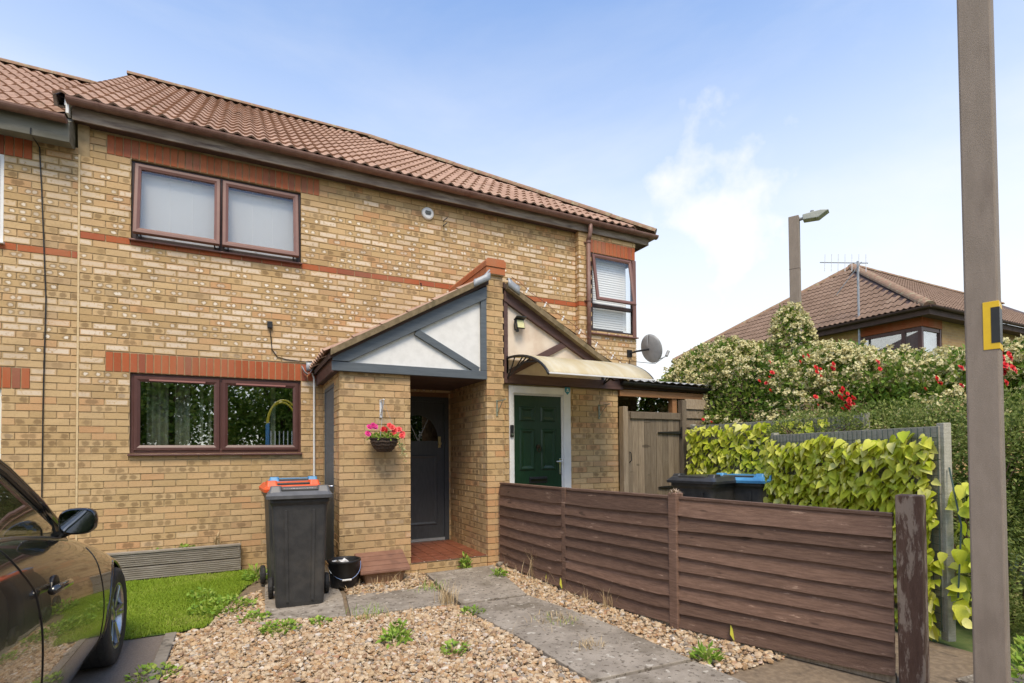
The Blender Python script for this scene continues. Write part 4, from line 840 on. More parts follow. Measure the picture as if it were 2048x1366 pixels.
for i in range(3):
    a, b = FP[i], FP[i+1]; d = (b-a).normalized(); n = Vector((d.y, -d.x, 0)); n = n if n.x < 0 else -n; nb = (8, 9, 9)[i]; L_ = (b-a).length; zt0, zt1 = FT[i], FT[i+1]
    z0b = G+.045; e0, e1 = (.0 if i == 0 else .035), .05 if i == 2 else .035
    for k in range(nb):
        f0, f1 = k/nb, (k+1)/nb; seg = 10; P = []; hb = (zt0-z0b)/nb
        tw = random.uniform(-.022, .022); sag = random.uniform(-.012, .010); chip = random.random() < .35
        rows = []
        for s in range(seg+1):
            tt = (e0+(L_-e0-e1)*s/seg); p = a+d*tt; zt = zt0+(zt1-zt0)*s/seg; H_ = zt-z0b; zl = z0b+H_*f0-.018+tw*(s/seg-.5)+sag*math.sin(math.pi*s/seg)+random.uniform(-.002, .002); zh = z0b+H_*f1+.012+tw*(s/seg-.5)
            if chip and s == seg: zl += .012
            o1, o2 = .040, .011; rows.append([p+n*o1+Vector((0, 0, zl)), p+n*(o2)+Vector((0, 0, min(zh, zt))), p+n*(o2-.006)+Vector((0, 0, min(zh, zt))), p+n*(o1-.011)+Vector((0, 0, zl))])
        m = MB(); m.grid([r+[r[0]] for r in rows]); m.add(rows[0], [(0, 1, 2, 3)]); m.add(rows[-1], [(3, 2, 1, 0)]); m.build('board', M_FENCE, fe)
    m = MB(); m.beam(a+d*e0+Vector((0, 0, zt0+.012)), b-d*e1+Vector((0, 0, zt1+.012)), .045, .022); m.build('capping_rail', M_FENCE, fe, bevel=.003)
    m = MB(); m.beam(a+d*e0-n*.012+Vector((0, 0, zt0-.03)), b-d*e1-n*.012+Vector((0, 0, zt1-.03)), .03, .05); m.build('rail', M_FENCE, fe)
    m = MB(); m.beam(a+d*e0+n*.0+Vector((0, 0, G+.02)), b-d*e1+Vector((0, 0, G+.02)), .03, .055); m.build('gravel_board', M_OLDWOOD, fe)
for p, wd, h, mt in ((FP[0]+Vector((.03, .03, 0)), .05, 1.03, M_FENCE), (FP[1], .065, 1.075, M_FENCE), (FP[2], .085, 1.105, M_FENCE), (FP[3]+Vector((.02, -.03, 0)), .125, 1.165, M_POST)):
    R_ = Matrix.Rotation(.25 if wd > .1 else .08, 3, 'Z'); m = MB(); m.obox((p.x, p.y, (h+G-.1)/2), (wd, wd, h-G+.1), R_); m.build('post', mt, fe, bevel=.008)
m = MB(); p = FP[2]; V, F, R = blades(np.c_[p.x+RNG.normal(0, .018, 60), p.y+RNG.normal(0, .018, 60), np.full(60, 1.09)], RNG.uniform(.03, .06, 60), RNG.uniform(.008, .014, 60), 1.3); link('rotten_fibres', npmesh('rotten_fibres', V, F, blade_mat('rotten wood fibre', [(0, (.3, .22, .15)), (1, (.45, .36, .26))], 0), R), fe)

# ------------------------------------------------------------------ side gate, lean-to
ga = thing('side_gate', 'weathered wooden side gate with black strap hinges beside the green door house', 'gate', (6.5, -1.3, G)); GX0, GX1 = 5.975, 6.995
for k in range(9):
    w_ = (GX1-GX0-.01)/9; m = MB(); m.box((GX0+k*w_+.002, -1.305+random.uniform(-.002, .002), .12), (GX0+(k+1)*w_-.002, -1.28, 1.93)); m.build('plank', M_OLDWOOD, ga, bevel=.003)
m = MB(); m.box((GX0+.07, -1.33, 1.895), (GX1, -1.306, 1.99)); m.build('rail', M_OLDWOOD, ga, bevel=.003); m = MB(); m.box((GX0, -1.278, 1.9), (GX1, -1.25, 2.0)); m.box((GX0, -1.278, .3), (GX1, -1.25, .4)); m.build('ledge', M_OLDWOOD, ga)
for z in (1.70, .90):
    m = MB(); m.prism([(GX1-.005, -1.335, z+.022), (GX1-.42, -1.335, z+.008), (GX1-.44, -1.335, z), (GX1-.42, -1.335, z-.008), (GX1-.005, -1.335, z-.022)], (0, .026, 0)); m.box((GX1-.012, -1.352, z-.085), (GX1+.022, -1.337, z+.085)); m.build('strap_hinge', M_BLACK, ga)
m = MB(); m.tube([(GX0+.06, -1.31, 1.42), (GX0+.05, -1.35, 1.40), (GX0+.06, -1.35, 1.30), (GX0+.055, -1.31, 1.27)], .007, 6); m.build('gate_handle', M_BLACK, ga)
for (x, zt, lb) in ((5.885, 2.06, 'weathered gate post standing against the brick porch wall'), (7.0, 2.19, 'weathered gate post carrying the black hinges')):
    m = MB(); m.box((x+.002, -1.36, G-.1), (x+.086, -1.265, zt)); tag(m.build('gate_post', M_OLDWOOD, bevel=.005), lb, 'post', 'gate posts')
lp = thing('lap_panel', 'tall grey lap fence panel right of the side gate', 'fence panel', (7.35, -1.3, G))
for k in range(15):
    m = MB(); z = .1+k*.14; m.prism([(7.10, -1.345, z), (7.10, -1.318, z+.155), (7.10, -1.310, z+.155), (7.10, -1.335, z)], (.56, 0, 0)); m.build('board', M_OLDWOOD, lp)
m = MB(); m.box((7.60, -1.365, G), (7.68, -1.30, 2.19)); m.box((7.10, -1.31, G), (7.62, -1.29, 2.18)); m.build('frame', M_OLDWOOD, lp)
le = thing('lean_to', 'timber lean-to with black gutter and clear sheet roof over the side passage', 'lean-to', (6.7, -1.2, G))
gutter(le, (5.89, -1.33, 2.41), (7.72, -1.33, 2.385), .05, M_BLACK, .8)
m = MB(); m.box((5.9, -1.28, 2.215), (7.66, -1.235, 2.305)); m.build('beam', M_TIMB, le); m = MB(); m.box((5.9, -1.27, 2.32), (7.66, -1.25, 2.42)); m.build('fascia_board', M_SOFF, le)
for x in (6.05, 6.62, 7.2, 7.6): m = MB(); m.beam((x, -1.23, 2.34), (x, 2.2, 2.86), .045, .07); m.build('rafter', M_TIMB, le)
for x in (6.90, 7.56): m = MB(); m.box((x, -1.26, G), (x+.09, -1.17, 2.30)); m.build('post', M_TIMB, le)
P = [[(5.9+1.83*i/48, y, zz+.012*math.cos(i*math.pi/2)) for i in range(49)] for y, zz in ((-1.36, 2.435), (2.2, 2.93))]; m = MB(); m.grid(P); m.build('roof_sheet', mat('clouded roof sheet', (.36, .36, .35), (.46, .46, .45), 3, .35), le, solid=.003)
# dark yard wall closing the passage
m = MB(); m.box((7.205, -.1, G), (7.25, 2.2, 2.0)); tag(m.build('yard_fence', M_OLDWOOD), 'timber yard fence seen through the gap above the gate', 'fence')

# ------------------------------------------------------------------ ivy trellises
def ivy_mesh(rg):
    # pointed heart leaf, folded along the midrib, 10 faces
    L, W = 1.0, .78; out = [(0, 0), (.06, .30), (.26, .40), (.50, .34), (.78, .17), (1.0, 0)]; cv = rg.uniform(.10, .3); V = []; F = []
    for (y, x) in out: V += [(-x*W/.8, y, .35*x-cv*y*y), (0, y, -cv*y*y), (x*W/.8, y, .35*x-cv*y*y)]
    for i in range(5): b = 3*i; F += [(b, b+1, b+4, b+3), (b+1, b+2, b+5, b+4)]
    return np.array(V, float), np.array(F)
def ivy_mat():
    t = NT('artificial ivy'); r, g, b_, a_ = t.attr(); c = t.ramp(r, [(0, (.40, .49, .02)), (.4, (.57, .62, .045)), (.75, (.70, .70, .10)), (1, (.78, .76, .28))]); c = t.mix(t.ss(t.noise(60, 3), .5, .8, 0, .3), c, (.16, .28, .02))
    t.set(base=c, rough=.5, spec=.4); d = t.n('ShaderNodeBsdfTranslucent'); t.l(c, d.inputs[0]); m = t.n('ShaderNodeMixShader'); m.inputs[0].default_value = .25; t.l(t.b.outputs[0], m.inputs[1]); t.l(d.outputs[0], m.inputs[2]); t.l(m.outputs[0], t.out.inputs[0]); return t.mat
M_IVY = ivy_mat(); rg = np.random.default_rng(21); IVM = [npmesh('leaf', *ivy_mesh(rg), M_IVY, np.tile((rg.random(), 0, 0, 1), (18, 1)), smooth=True) for _ in range(12)]
M_WIRE = mat('green wire', (.06, .10, .085), None, rough=.5)
def trellis(name, label, a, b, z0, z1, nl, size, keep, boards, nrm, lowz):
    a, b = Vector(a), Vector(b); d = (b-a); L_ = d.length; d.normalize(); n = Vector(nrm).normalized(); n = (n-d*n.dot(d)).normalized()
    t_ = thing(name, label, 'trellis', ((a.x+b.x)/2, (a.y+b.y)/2, G))
    nb = boards; hb = (z1-z0)/nb
    for k in range(nb): m = MB(); m.beam(a+Vector((0, 0, z0+hb*(k+.5))), b+Vector((0, 0, z0+hb*(k+.5))), .022, hb-.005); m.build('board', M_GREYB, t_, bevel=.002)
    for p in (a, b): m = MB(); m.obox((p.x-n.x*.03, p.y-n.y*.03, (z1+.03+G)/2), (.06, .06, z1+.01-G), Matrix.Rotation(math.atan2(d.y, d.x), 3, 'Z')); m.build('post', M_GREYB, t_, bevel=.004)
    m = MB(); ws = .055; k = int(L_/ws)
    for i in range(k+1): p = a+d*(i*ws)+n*.022; m.beam(p+Vector((0, 0, z0)), p+Vector((0, 0, z1-.01)), .0035, .0035, (1, 0, 0))
    for i in range(int((z1-z0)/ws)): z = Vector((0, 0, z0+i*ws+.02)); m.beam(a+n*.022+z, b+n*.022+z, .0035, .0035)
    o = m.build('wire_mesh', M_WIRE, t_); o['kind'] = 'stuff'
    cnt = 0; ex = []
    while cnt < nl:
        u, v = random.random(), random.random(); z = z0+(z1-z0)*v
        if not keep(u, v): continue
        p = a+d*(L_*u)+n*random.uniform(.03, .095)+Vector((0, 0, z))
        dn_ = (Vector((0, 0, -1))*random.uniform(.3, 1)+d*random.gauss(0, .65)+n*random.uniform(.15, .75)).normalized(); nn = (n+Vector((random.gauss(0, .35), random.gauss(0, .35), .75+random.gauss(0, .3)))).normalized(); sx_ = dn_.cross(nn).normalized(); nn = sx_.cross(dn_); s = size*random.choice((.6, .8, .9, 1, 1.1, 1.25, 1.45))
        M4 = Matrix.Translation(p) @ Matrix((sx_*s, dn_*s, nn*s)).transposed().to_4x4(); 
        if cnt < 300: o = link('leaf', random.choice(IVM), t_); o.matrix_basis = M4
        else: ex.append(M4)
        cnt += 1
    if ex:
        V0 = [np.array([v.co[:] for v in q.vertices]) for q in IVM]; F0 = np.array([p.vertices[:] for p in IVM[0].polygons]); VV = []; RR = []
        for M4 in ex: k = random.randrange(12); A_ = np.array(M4); VV.append(V0[k] @ A_[:3, :3].T+A_[:3, 3]); RR.append(np.tile((random.random(), 0, 0, 1), (18, 1)))
        o = link('ivy_leaves', npmesh('ivy_leaves', np.concatenate(VV), np.concatenate([F0+18*i for i in range(len(ex))]), M_IVY, np.concatenate(RR), smooth=True), t_); o['kind'] = 'stuff'
    return t_
def band(u, v): return (math.sin(v*30+1.4*math.sin(u*9)) > -.75 or random.random() < .4) and v < .985-.05*abs(math.sin(u*7)) and u > .01 and (v > .40 or u > .80)
trellis('ivy_trellis', 'near trellis of lime green artificial ivy on grey boards with wire mesh', (6.35, -3.35, 0), (5.62, -5.25, 0), .12, 1.60, 2000, .078, band, 6, (-1, .2, 0), .1)
trellis('ivy_trellis', 'farther trellis densely covered with lime green artificial ivy beside the gate', (7.08, -1.46, 0), (7.0, -3.95, 0), .12, 1.80, 1300, .082, lambda u, v: v > .38 and u < .86 and v < .99, 7, (-1, 0, 0), .8)
sp2 = thing('ivy_spray', 'loose spray of lime green ivy leaves hanging right of the near trellis', 'ivy', (5.55, -5.35, G))
for i in range(60):
    t = random.random(); p = Vector((5.60-.10*random.random()+.16*t, -5.30-.20*random.random(), .25+.95*random.random()**1.2)); o = link('leaf', random.choice(IVM), sp2); nn = Vector((-.8+random.gauss(0, .4), -.5+random.gauss(0, .4), .5)).normalized(); dn_ = Vector((random.gauss(0, .6), random.gauss(0, .6), -.6)); sx_ = dn_.cross(nn).normalized(); dn_ = nn.cross(sx_); s = random.uniform(.08, .12); o.matrix_basis = Matrix.Translation(p) @ Matrix((sx_*s, dn_*s, nn*s)).transposed().to_4x4()
m = MB(); m.tube([(5.62, -5.30, 1.3), (5.58, -5.38, .9), (5.56, -5.36, .4)], .006, 5); m.build('stem', M_WIRE, sp2)
# ------------------------------------------------------------------ wheelie bins
M_BIN = mat('charcoal bin plastic', (.030, .030, .030), (.045, .044, .042), 10, .5, .25, 120, c3=(.075, .068, .058), scale3=3, thr3=(.5, .75)); M_LID = mat('charcoal lid plastic', (.085, .087, .09), (.11, .112, .115), 14, .45, .2, 90)
M_ORANGE = mat('orange lid plastic', (.62, .085, .018), (.70, .12, .03), 12, .45); M_BLUE = mat('blue lid plastic', (.05, .22, .45), (.08, .28, .50), 12, .45); M_RUB = mat('rubber', (.014, .014, .014), (.022, .022, .022), 30, .7)
def taper(m, x0, y0, X0, Y0, z0, z1, X1=None, mi=0, r=.05, n=3):
    def ring(cx, cy, hx, hy, z):
        P = []
        for sx_, sy_, a0 in ((1, 1, 0), (-1, 1, 90), (-1, -1, 180), (1, -1, 270)):
            for i in range(n+1): a = RAD(a0+90*i/n); P.append((cx+sx_*(hx-r)+r*math.cos(a), cy+sy_*(hy-r)+r*math.sin(a), z))
        return P
    return ring
def ringbody(m, specs, r=.05, n=4, cap=(True, True)):
    """stack of rounded rectangles: (cx, cy, half_x, half_y, z)"""
    R = []
    for cx, cy, hx, hy, z in specs:
        P = []
        for sx_, sy_, a0 in ((1, 1, 0), (-1, 1, 90), (-1, -1, 180), (1, -1, 270)):
            for i in range(n+1): a = RAD(a0+90*i/n); P.append((cx+sx_*(hx-r)+r*math.cos(a), cy+sy_*(hy-r)+r*math.sin(a), z))
        R.append(P)
    k = len(R[0])
    for a, b in zip(R[:-1], R[1:]): m.add(a+b, [(j, (j+1) % k, (j+1) % k+k, j+k) for j in range(k)])
    if cap[0]: m.add(R[0], [tuple(range(k))[::-1]])
    if cap[1]: m.add(R[-1], [tuple(range(k))])
    return m
def wheelie(label, lidm, loc, rot, wx=.25, dy=.27, H=1.0, print_=False, grp='wheelie bins'):
    """local: front towards -y, wheels at +y"""
    t_ = thing('wheelie_bin', label, 'wheelie bin', loc, rot, grp, world=False)
    m = MB(); ringbody(m, [(0, -.03, wx*.80, dy*.74, .0), (0, -.03, wx*.82, dy*.76, .04), (0, -.01, wx*.93, dy*.90, H-.12), (0, 0, wx*.96, dy*.94, H-.09), (0, 0, wx*1.02, dy*1.0, H-.06), (0, 0, wx*1.02, dy, H-.02)], .045)
    b_ = m.build('body', M_BIN, t_, smooth=False, bevel=.004)
    for xx in (-.42, .42):      # moulded front ribs following the slope
        m = MB(); m.add([(wx*xx-.012, -.03-dy*.755, .05), (wx*xx+.012, -.03-dy*.755, .05), (wx*xx*1.12+.012, -.01-dy*.90, H-.13), (wx*xx*1.12-.012, -.01-dy*.90, H-.13), (wx*xx-.012, -.045-dy*.755, .05), (wx*xx+.012, -.045-dy*.755, .05), (wx*xx*1.12+.012, -.026-dy*.90, H-.13), (wx*xx*1.12-.012, -.026-dy*.90, H-.13)], [(4, 5, 6, 7), (0, 4, 7, 3), (5, 1, 2, 6), (3, 7, 6, 2), (0, 1, 5, 4)]); m.build('rib', M_BIN, b_)
    m = MB(); ringbody(m, [(0, -.01, wx*1.12, dy*1.10, H-.025), (0, -.01, wx*1.13, dy*1.11, H+.005), (0, -.01, wx*1.10, dy*1.08, H+.012), (0, 0, wx*1.0, dy*.98, H+.045), (0, .01, wx*.94, dy*.86, H+.055)], .04); l_ = m.build('lid', lidm, t_, bevel=.004)
    for xx in (-1, 1):
        m = MB(); ringbody(m, [(xx*wx*.80, -dy*.72, .055, .085, H+.03), (xx*wx*.80, -dy*.66, .045, .065, H+.082)], .02); m.build('lid_grip', lidm, l_, bevel=.003)
    m = MB(); m.box((-wx*.62, -dy*1.0, H+.03), (wx*.62, -dy*.9, H+.062)); m.build('lid_handle', M_BIN, l_, bevel=.008)
    m = MB(); m.tube([(-wx*.85, dy*1.0, H-.05), (-wx*.85, dy*1.0+.07, H-.03), (wx*.85, dy*1.0+.07, H-.03), (wx*.85, dy*1.0, H-.05)], .017, 8); m.build('handle_bar', M_BIN, t_)
    for xx in (-1, 1):
        m = MB(); m.lathe([(.0, -.022), (.06, -.022), (.092, -.02), (.10, -.008), (.10, .012), (.092, .022), (.0, .022)], (xx*wx*1.0, dy*.62, .10), 20, 'X'); w_ = m.build('wheel', M_RUB, t_, smooth=False); m = MB(); m.lathe([(.0, -.027), (.035, -.026), (.04, -.02)], (xx*wx*1.0, dy*.62, .10), 14, 'X'); m.build('hub', M_BIN, w_)
    m = MB(); m.tube([(-wx, dy*.62, .10), (wx, dy*.62, .10)], .012, 8); m.build('axle', M_LEAD, t_)
    if print_:
        for r_ in range(2):
            x = -wx*.55+r_*.06
            while x < wx*.62-r_*.05:
                w_ = random.uniform(.008, .022); m = MB(); zz = H+.0565; y = -dy*.60+r_*.032; m.add([(x, y, zz), (x+w_, y, zz), (x+w_, y+.02, zz+.0006), (x, y+.02, zz+.0006)], [(0, 1, 2, 3)]); m.build('white_print', M_WHITE, l_); x += w_+.006
    return t_
wheelie('charcoal wheelie bin with grey lid standing in front of the other two by the porch', M_LID, (1.615, -1.87, G+.008), RAD(-4), print_=True)
wheelie('wheelie bin with bright orange lid behind the grey lidded bin', M_ORANGE, (1.585, -1.20, G+.008), RAD(3), H=1.02)
wheelie('wheelie bin with blue lid against the house wall, rearmost of three', M_BLUE, (1.66, -.55, G+.008), RAD(-2), H=1.03)
wheelie('black wheelie bin with dark lid behind the low fence', mat('shiny dark lid', (.03, .032, .035), (.045, .047, .05), 12, .32), (6.20, -2.55, G), RAD(-78), wx=.29, dy=.34, H=1.02, grp='bins in the neighbouring garden')
wheelie('black wheelie bin with blue lid by the ivy trellises', M_BLUE, (6.72, -2.72, G), RAD(-70), wx=.29, dy=.34, H=1.02, grp='bins in the neighbouring garden')
# ------------------------------------------------------------------ bucket, meter box, planter
bk = thing('bucket', 'black rubble bucket with white filling beside the meter box', 'bucket', (2.075, -1.55, G)); c_ = (2.075, -1.55, G+.012)
m = MB(); m.lathe([(0, 0), (.125, 0), (.135, .02), (.158, .25), (.168, .255), (.168, .275), (.158, .278), (.150, .262), (.128, .03), (0, .03)], c_, 28); m.build('body', M_BLACK, bk, smooth=True)
m = MB(); m.tube([(2.075+.165*math.cos(t), -1.55-.168*math.sin(t)*.98, G+.255-.15*math.sin(t)) for t in [math.pi*i/16 for i in range(17)]], .0035, 6); hd = m.build('handle', M_CHROME, bk); m = MB(); m.tube([(2.03, -1.71, G+.105), (2.12, -1.71, G+.105)], .010, 8); m.build('grip', M_WHITE, hd)
m = MB(); m.lathe([(0, .0), (.14, 0), (.142, .01)], (2.075, -1.55, G+.215), 20); m.build('filling', M_SOIL, bk)
for i in range(7):
    m = MB(); a = random.random()*6.28; bm_ = IV*np.array([.05, .035, .03])*RNG.uniform(.8, 1.2, (12, 1)); m.add([(2.04+.055*math.cos(a)+v[0], -1.57+.05*math.sin(a)+v[1], G+.235+.03*random.random()+v[2]) for v in bm_], [tuple(f) for f in IF]); m.build('rubble', M_WHITE if i < 5 else M_CONC, bk, smooth=False)
M_MBOX = mat('brown moulded plastic', (.20, .10, .065), (.24, .125, .082), 10, .6, .3, 90, c3=(.155, .08, .055), scale3=4); M_MBODY = mat('tan moulded plastic', (.27, .155, .085), (.31, .185, .105), 10, .6, .2, 60)
mx_ = thing('meter_box', 'brown sloping lidded meter box at the foot of the porch wall', 'meter box', (2.47, -1.45, G))
m = MB(); ringbody(m, [(2.49, -1.45, .20, .12, G), (2.49, -1.45, .225, .145, .16), (2.49, -1.44, .225, .145, .20)], .03); m.build('body', M_MBODY, mx_, bevel=.003)
ld_ = MB(); ld_.prism([(2.225, -1.635, .165), (2.225, -1.635, .195), (2.225, -1.30, .335), (2.225, -1.285, .335), (2.225, -1.285, .165)], (.53, 0, 0)); lo_ = ld_.build('lid', M_MBOX, mx_, bevel=.008)
for k in range(4):
    y0, y1 = -1.632+k*.084, -1.632+k*.084+.078; z0, z1 = .1965+k*.0351, .1965+(k+.93)*.0351; m = MB(); m.add([(2.228, y0, z0+.008), (2.752, y0, z0+.008), (2.752, y1, z1+.005), (2.228, y1, z1+.005), (2.228, y0, z0-.01), (2.752, y0, z0-.01), (2.752, y1, z1-.01), (2.228, y1, z1-.01)], [(0, 1, 2, 3), (4, 5, 1, 0), (5, 6, 2, 1), (7, 4, 0, 3), (6, 7, 3, 2)]); m.build('lid_step', M_MBOX, lo_, bevel=.002)
pl = thing('planter', 'long planter of grey grooved decking boards below the window', 'planter', (.1, -.12, G))
def deckboard(x0, x1, y, z0, z1):
    m = MB(); n = 6; h = (z1-z0)/n
    m.box((x0, y+.012, z0), (x1, y+.030, z1))
    for k in range(n): m.box((x0, y, z0+k*h+.004), (x1, y+.0119, z0+(k+1)*h-.004))
    return m
for z0, z1, dx in ((G+.02, G+.155, 0), (G+.165, G+.30, -.012)): deckboard(-1.3, 1.12+dx, -.215, z0, z1).build('board', M_DECK, pl)
m = MB(); m.box((1.095, -.188, G+.02), (1.118, -.01, G+.30)); m.build('board', M_DECK, pl); m = MB(); m.box((-1.3, -.225, G+.303), (1.115, -.15, G+.325)); m.build('capping_board', M_DECK, pl, bevel=.003); m = MB(); m.box((-1.3, -.185, G+.2), (1.09, -.01, G+.27)); m.build('soil', M_SOIL, pl); m = MB(); m.box((-1.3, -.2, G-.03), (1.13, -.05, G+.02)); m.build('bearer', M_SOFF, pl)
weed(.55, -.10, .10, .09, 40, 'small leafy weed growing in the planter', z=G+.27, m=M_LEAFY, grp='weeds in the planter'); weed(.30, -.11, .07, .06, 20, 'young weed at the left of the planter', z=G+.27, grp='weeds in the planter')
tf = thing('dry_flower', 'dry straw coloured flower head in the planter', 'flower', (.86, -.08, G+.27)); V, F, R = blades(np.c_[.86+RNG.normal(0, .012, 40), -.08+RNG.normal(0, .012, 40), np.full(40, G+.28)], RNG.uniform(.08, .22, 40), RNG.uniform(.006, .014, 40), .35); link('stalks', npmesh('stalks', V, F, M_STRAW, R), tf)

# ------------------------------------------------------------------ hanging basket, brackets
M_WICK = mat('dark wicker', (.035, .022, .014), (.075, .048, .03), 60, .8, .8, 90)
hb_ = thing('hanging_basket', 'hanging wicker basket with pink and red flowers on the porch wall', 'hanging basket', (2.52, -1.43, 1.43)); bc = Vector((2.52, -1.435, 1.44))
m = MB(); m.lathe([(0, 0), (.06, .003), (.10, .03), (.135, .085), (.152, .15), (.145, .152), (.12, .10), (0, .09)], bc, 26); m.build('basket', M_WICK, hb_, smooth=True)
for k in range(5):
    m = MB(); r = (.078, .105, .128, .143, .154)[k]; z = (.018, .045, .078, .112, .150)[k]; m.tube([(bc.x+r*math.cos(a), bc.y+r*math.sin(a), bc.z+z+.004*math.sin(9*a)) for a in [2*math.pi*i/26 for i in range(27)]], .008, 6, cap=False); m.build('wicker_band', M_WICK, hb_)
n = 260; a = RNG.random(n)*6.283; r = .16*np.sqrt(RNG.random(n)); C = np.c_[bc.x+r*np.cos(a), bc.y+r*np.sin(a), bc.z+.14+.12*RNG.random(n)*(1-r/.24)]; d = np.c_[np.cos(a), np.sin(a), RNG.uniform(-.2, 1.2, n)]+RNG.normal(0, .5, (n, 3)); V, F, R = leafset(C, d, RNG.uniform(.02, .05, n), RNG.uniform(.012, .028, n)); link('foliage', npmesh('foliage', V, F, M_LEAFY, R), hb_)
n = 90; t = RNG.random(n); C = np.c_[bc.x+.12+.10*t+RNG.normal(0, .012, n), bc.y-.06+RNG.normal(0, .02, n), bc.z+.15-.26*t*t+RNG.normal(0, .012, n)]; V, F, R = leafset(C, RNG.normal(size=(n, 3))-np.array([0, 0, .4]), RNG.uniform(.012, .03, n), RNG.uniform(.01, .02, n)); link('trailing_stems', npmesh('trailing_stems', V, F, blade_mat('pale trailing leaf', [(0, (.30, .42, .14)), (1, (.55, .62, .36))]), R), hb_)
def blossom(c, R_, m_, par, name='flower'):
    mm_ = MB(); c = Vector(c); ax = Vector((random.gauss(0, .4), -1, random.uniform(.1, .8))).normalized(); u = ax.orthogonal().normalized(); v = ax.cross(u)
    for ring, (rr, lift, k) in enumerate(((1, .12, 7), (.62, .32, 6), (.3, .45, 4))):
        for i in range(k):
            an = 6.283*i/k+ring*.5+random.gauss(0, .12); e = u*math.cos(an)+v*math.sin(an); s = ax.cross(e)*R_*rr*.50; p = c+ax*R_*lift*.2
            mm_.add([p, p+e*R_*rr*.6+s+ax*R_*lift, p+e*R_*rr+ax*R_*lift*1.1, p+e*R_*rr*.6-s+ax*R_*lift], [(0, 1, 2, 3)])
    return mm_.build(name, m_, par)
M_PINK = mat('pink petal', (.75, .06, .30), (.62, .03, .20), 60, .6); M_REDP = mat('red petal', (.62, .018, .018), (.50, .01, .02), 60, .6); M_CORAL = mat('coral petal', (.80, .10, .09), (.70, .06, .07), 60, .6)
for x, z, mt in ((-.15, .27, M_PINK), (-.12, .285, M_PINK), (-.165, .20, M_PINK), (-.10, .275, M_PINK), (.0, .245, M_REDP), (-.02, .25, M_REDP), (.06, .27, M_CORAL), (.09, .24, M_CORAL), (.075, .20, M_CORAL), (.13, .25, M_CORAL), (.165, .20, M_CORAL), (.15, .18, M_CORAL), (.04, .29, M_CORAL)): blossom((bc.x+x*1.15, bc.y-.09+.05*random.random(), bc.z+z), .038, mt, hb_)
m = MB(); m.box((2.505, -1.30, 1.83), (2.530, -1.283, 2.03)); m.box((2.508, -1.44, 2.015), (2.526, -1.30, 2.027)); m.beam((2.517, -1.30, 1.86), (2.517, -1.425, 2.01), .010, .012); m.build('wall_bracket', M_WHITE, hb_, bevel=.002)
for a in (0, 2.1, 4.2): m = MB(); m.tube([(bc.x+.15*math.cos(a), bc.y+.15*math.sin(a), bc.z+.15), (2.517, -1.435, 2.01)], .0018, 4); m.build('chain', M_LEAD, hb_)
M_OLDMET = mat('pale green painted metal', (.28, .33, .25), (.2, .22, .17), 30, .6)
for (x, y, z, lb) in ((3.955, -1.303, 1.98, 'empty metal basket bracket on the brick pier'), (5.545, -1.253, 1.98, 'empty metal basket bracket right of the green door')):
    m = MB(); m.box((x-.009, y-.012, z-.10), (x+.009, y+.001, z+.10)); m.beam((x, y-.006, z+.085), (x+.0, y-.22, z+.085), .006, .012); m.beam((x, y-.006, z-.07), (x, y-.18, z+.08), .006, .008); m.tube([(x, y-.22, z+.085), (x+.005, y-.235, z+.10), (x+.005, y-.245, z+.08)], .004, 5); tag(m.build('basket_bracket', M_OLDMET), lb, 'bracket', 'empty basket brackets')
# ------------------------------------------------------------------ canopy, floodlight, dish
cn = thing('door_canopy', 'curved yellowed plastic canopy with black brackets above the green door', 'canopy', (4.85, -1.3, 2.3)); CX0, CX1 = 4.11, 5.60
def carc(t): return (-1.285-1.02*math.sin(t*1.25)/math.sin(1.25), 2.63-.335*(1-math.cos(t*1.25))/(1-math.cos(1.25)))
t = NT('yellowed polycarbonate'); c = t.mix(t.ss(t.noise(3, 5, stretch=(3, .5, 1)), .35, .7), (.78, .68, .43), (.86, .81, .64)); t.set(base=c, rough=.35); d = t.n('ShaderNodeBsdfTranslucent'); t.l(c, d.inputs[0]); mm = t.n('ShaderNodeMixShader'); mm.inputs[0].default_value = .45; t.l(t.b.outputs[0], mm.inputs[1]); t.l(d.outputs[0], mm.inputs[2]); t.l(mm.outputs[0], t.out.inputs[0])
m = MB(); m.grid([[(CX0+(CX1-CX0)*i/6, *carc(j/14)) for i in range(7)] for j in range(15)]); m.build('canopy_sheet', t.mat, cn, smooth=True, solid=.005)
m = MB(); y, z = carc(1); m.box((CX0, y-.012, z-.008), (CX1, y+.008, z+.008)); m.build('edge_rail', M_WHITE, cn)
for x in (CX0, CX1):
    m = MB(); tp = [(x, carc(j/12)[0], carc(j/12)[1]-.012) for j in range(13)]; m.tube(tp, .016, 8); m.box((x-.014, -1.30, 2.33), (x+.014, -1.268, 2.64)); low = [(x, -1.29-.55*math.sin(s*.16), 2.36+.20*math.sin(s*.16*1.0)) for s in range(8)]; m.tube(low, .010, 6)
    for s, j in ((1, 2), (2, 4), (4, 6), (6, 8)): m.tube([low[max(0, s-1)], ((low[s][0]), (low[s][1]+tp[j][1])/2+.02, (low[s][2]+tp[j][2])/2-.01), tp[j]], .009, 6)
    m.build('bracket', M_BLACK, cn)
fl = thing('floodlight', 'small solar floodlight on the cream gable above the canopy', 'floodlight', (4.26, -1.30, 3.0)); Rf = Matrix.Rotation(RAD(-18), 3, 'X')
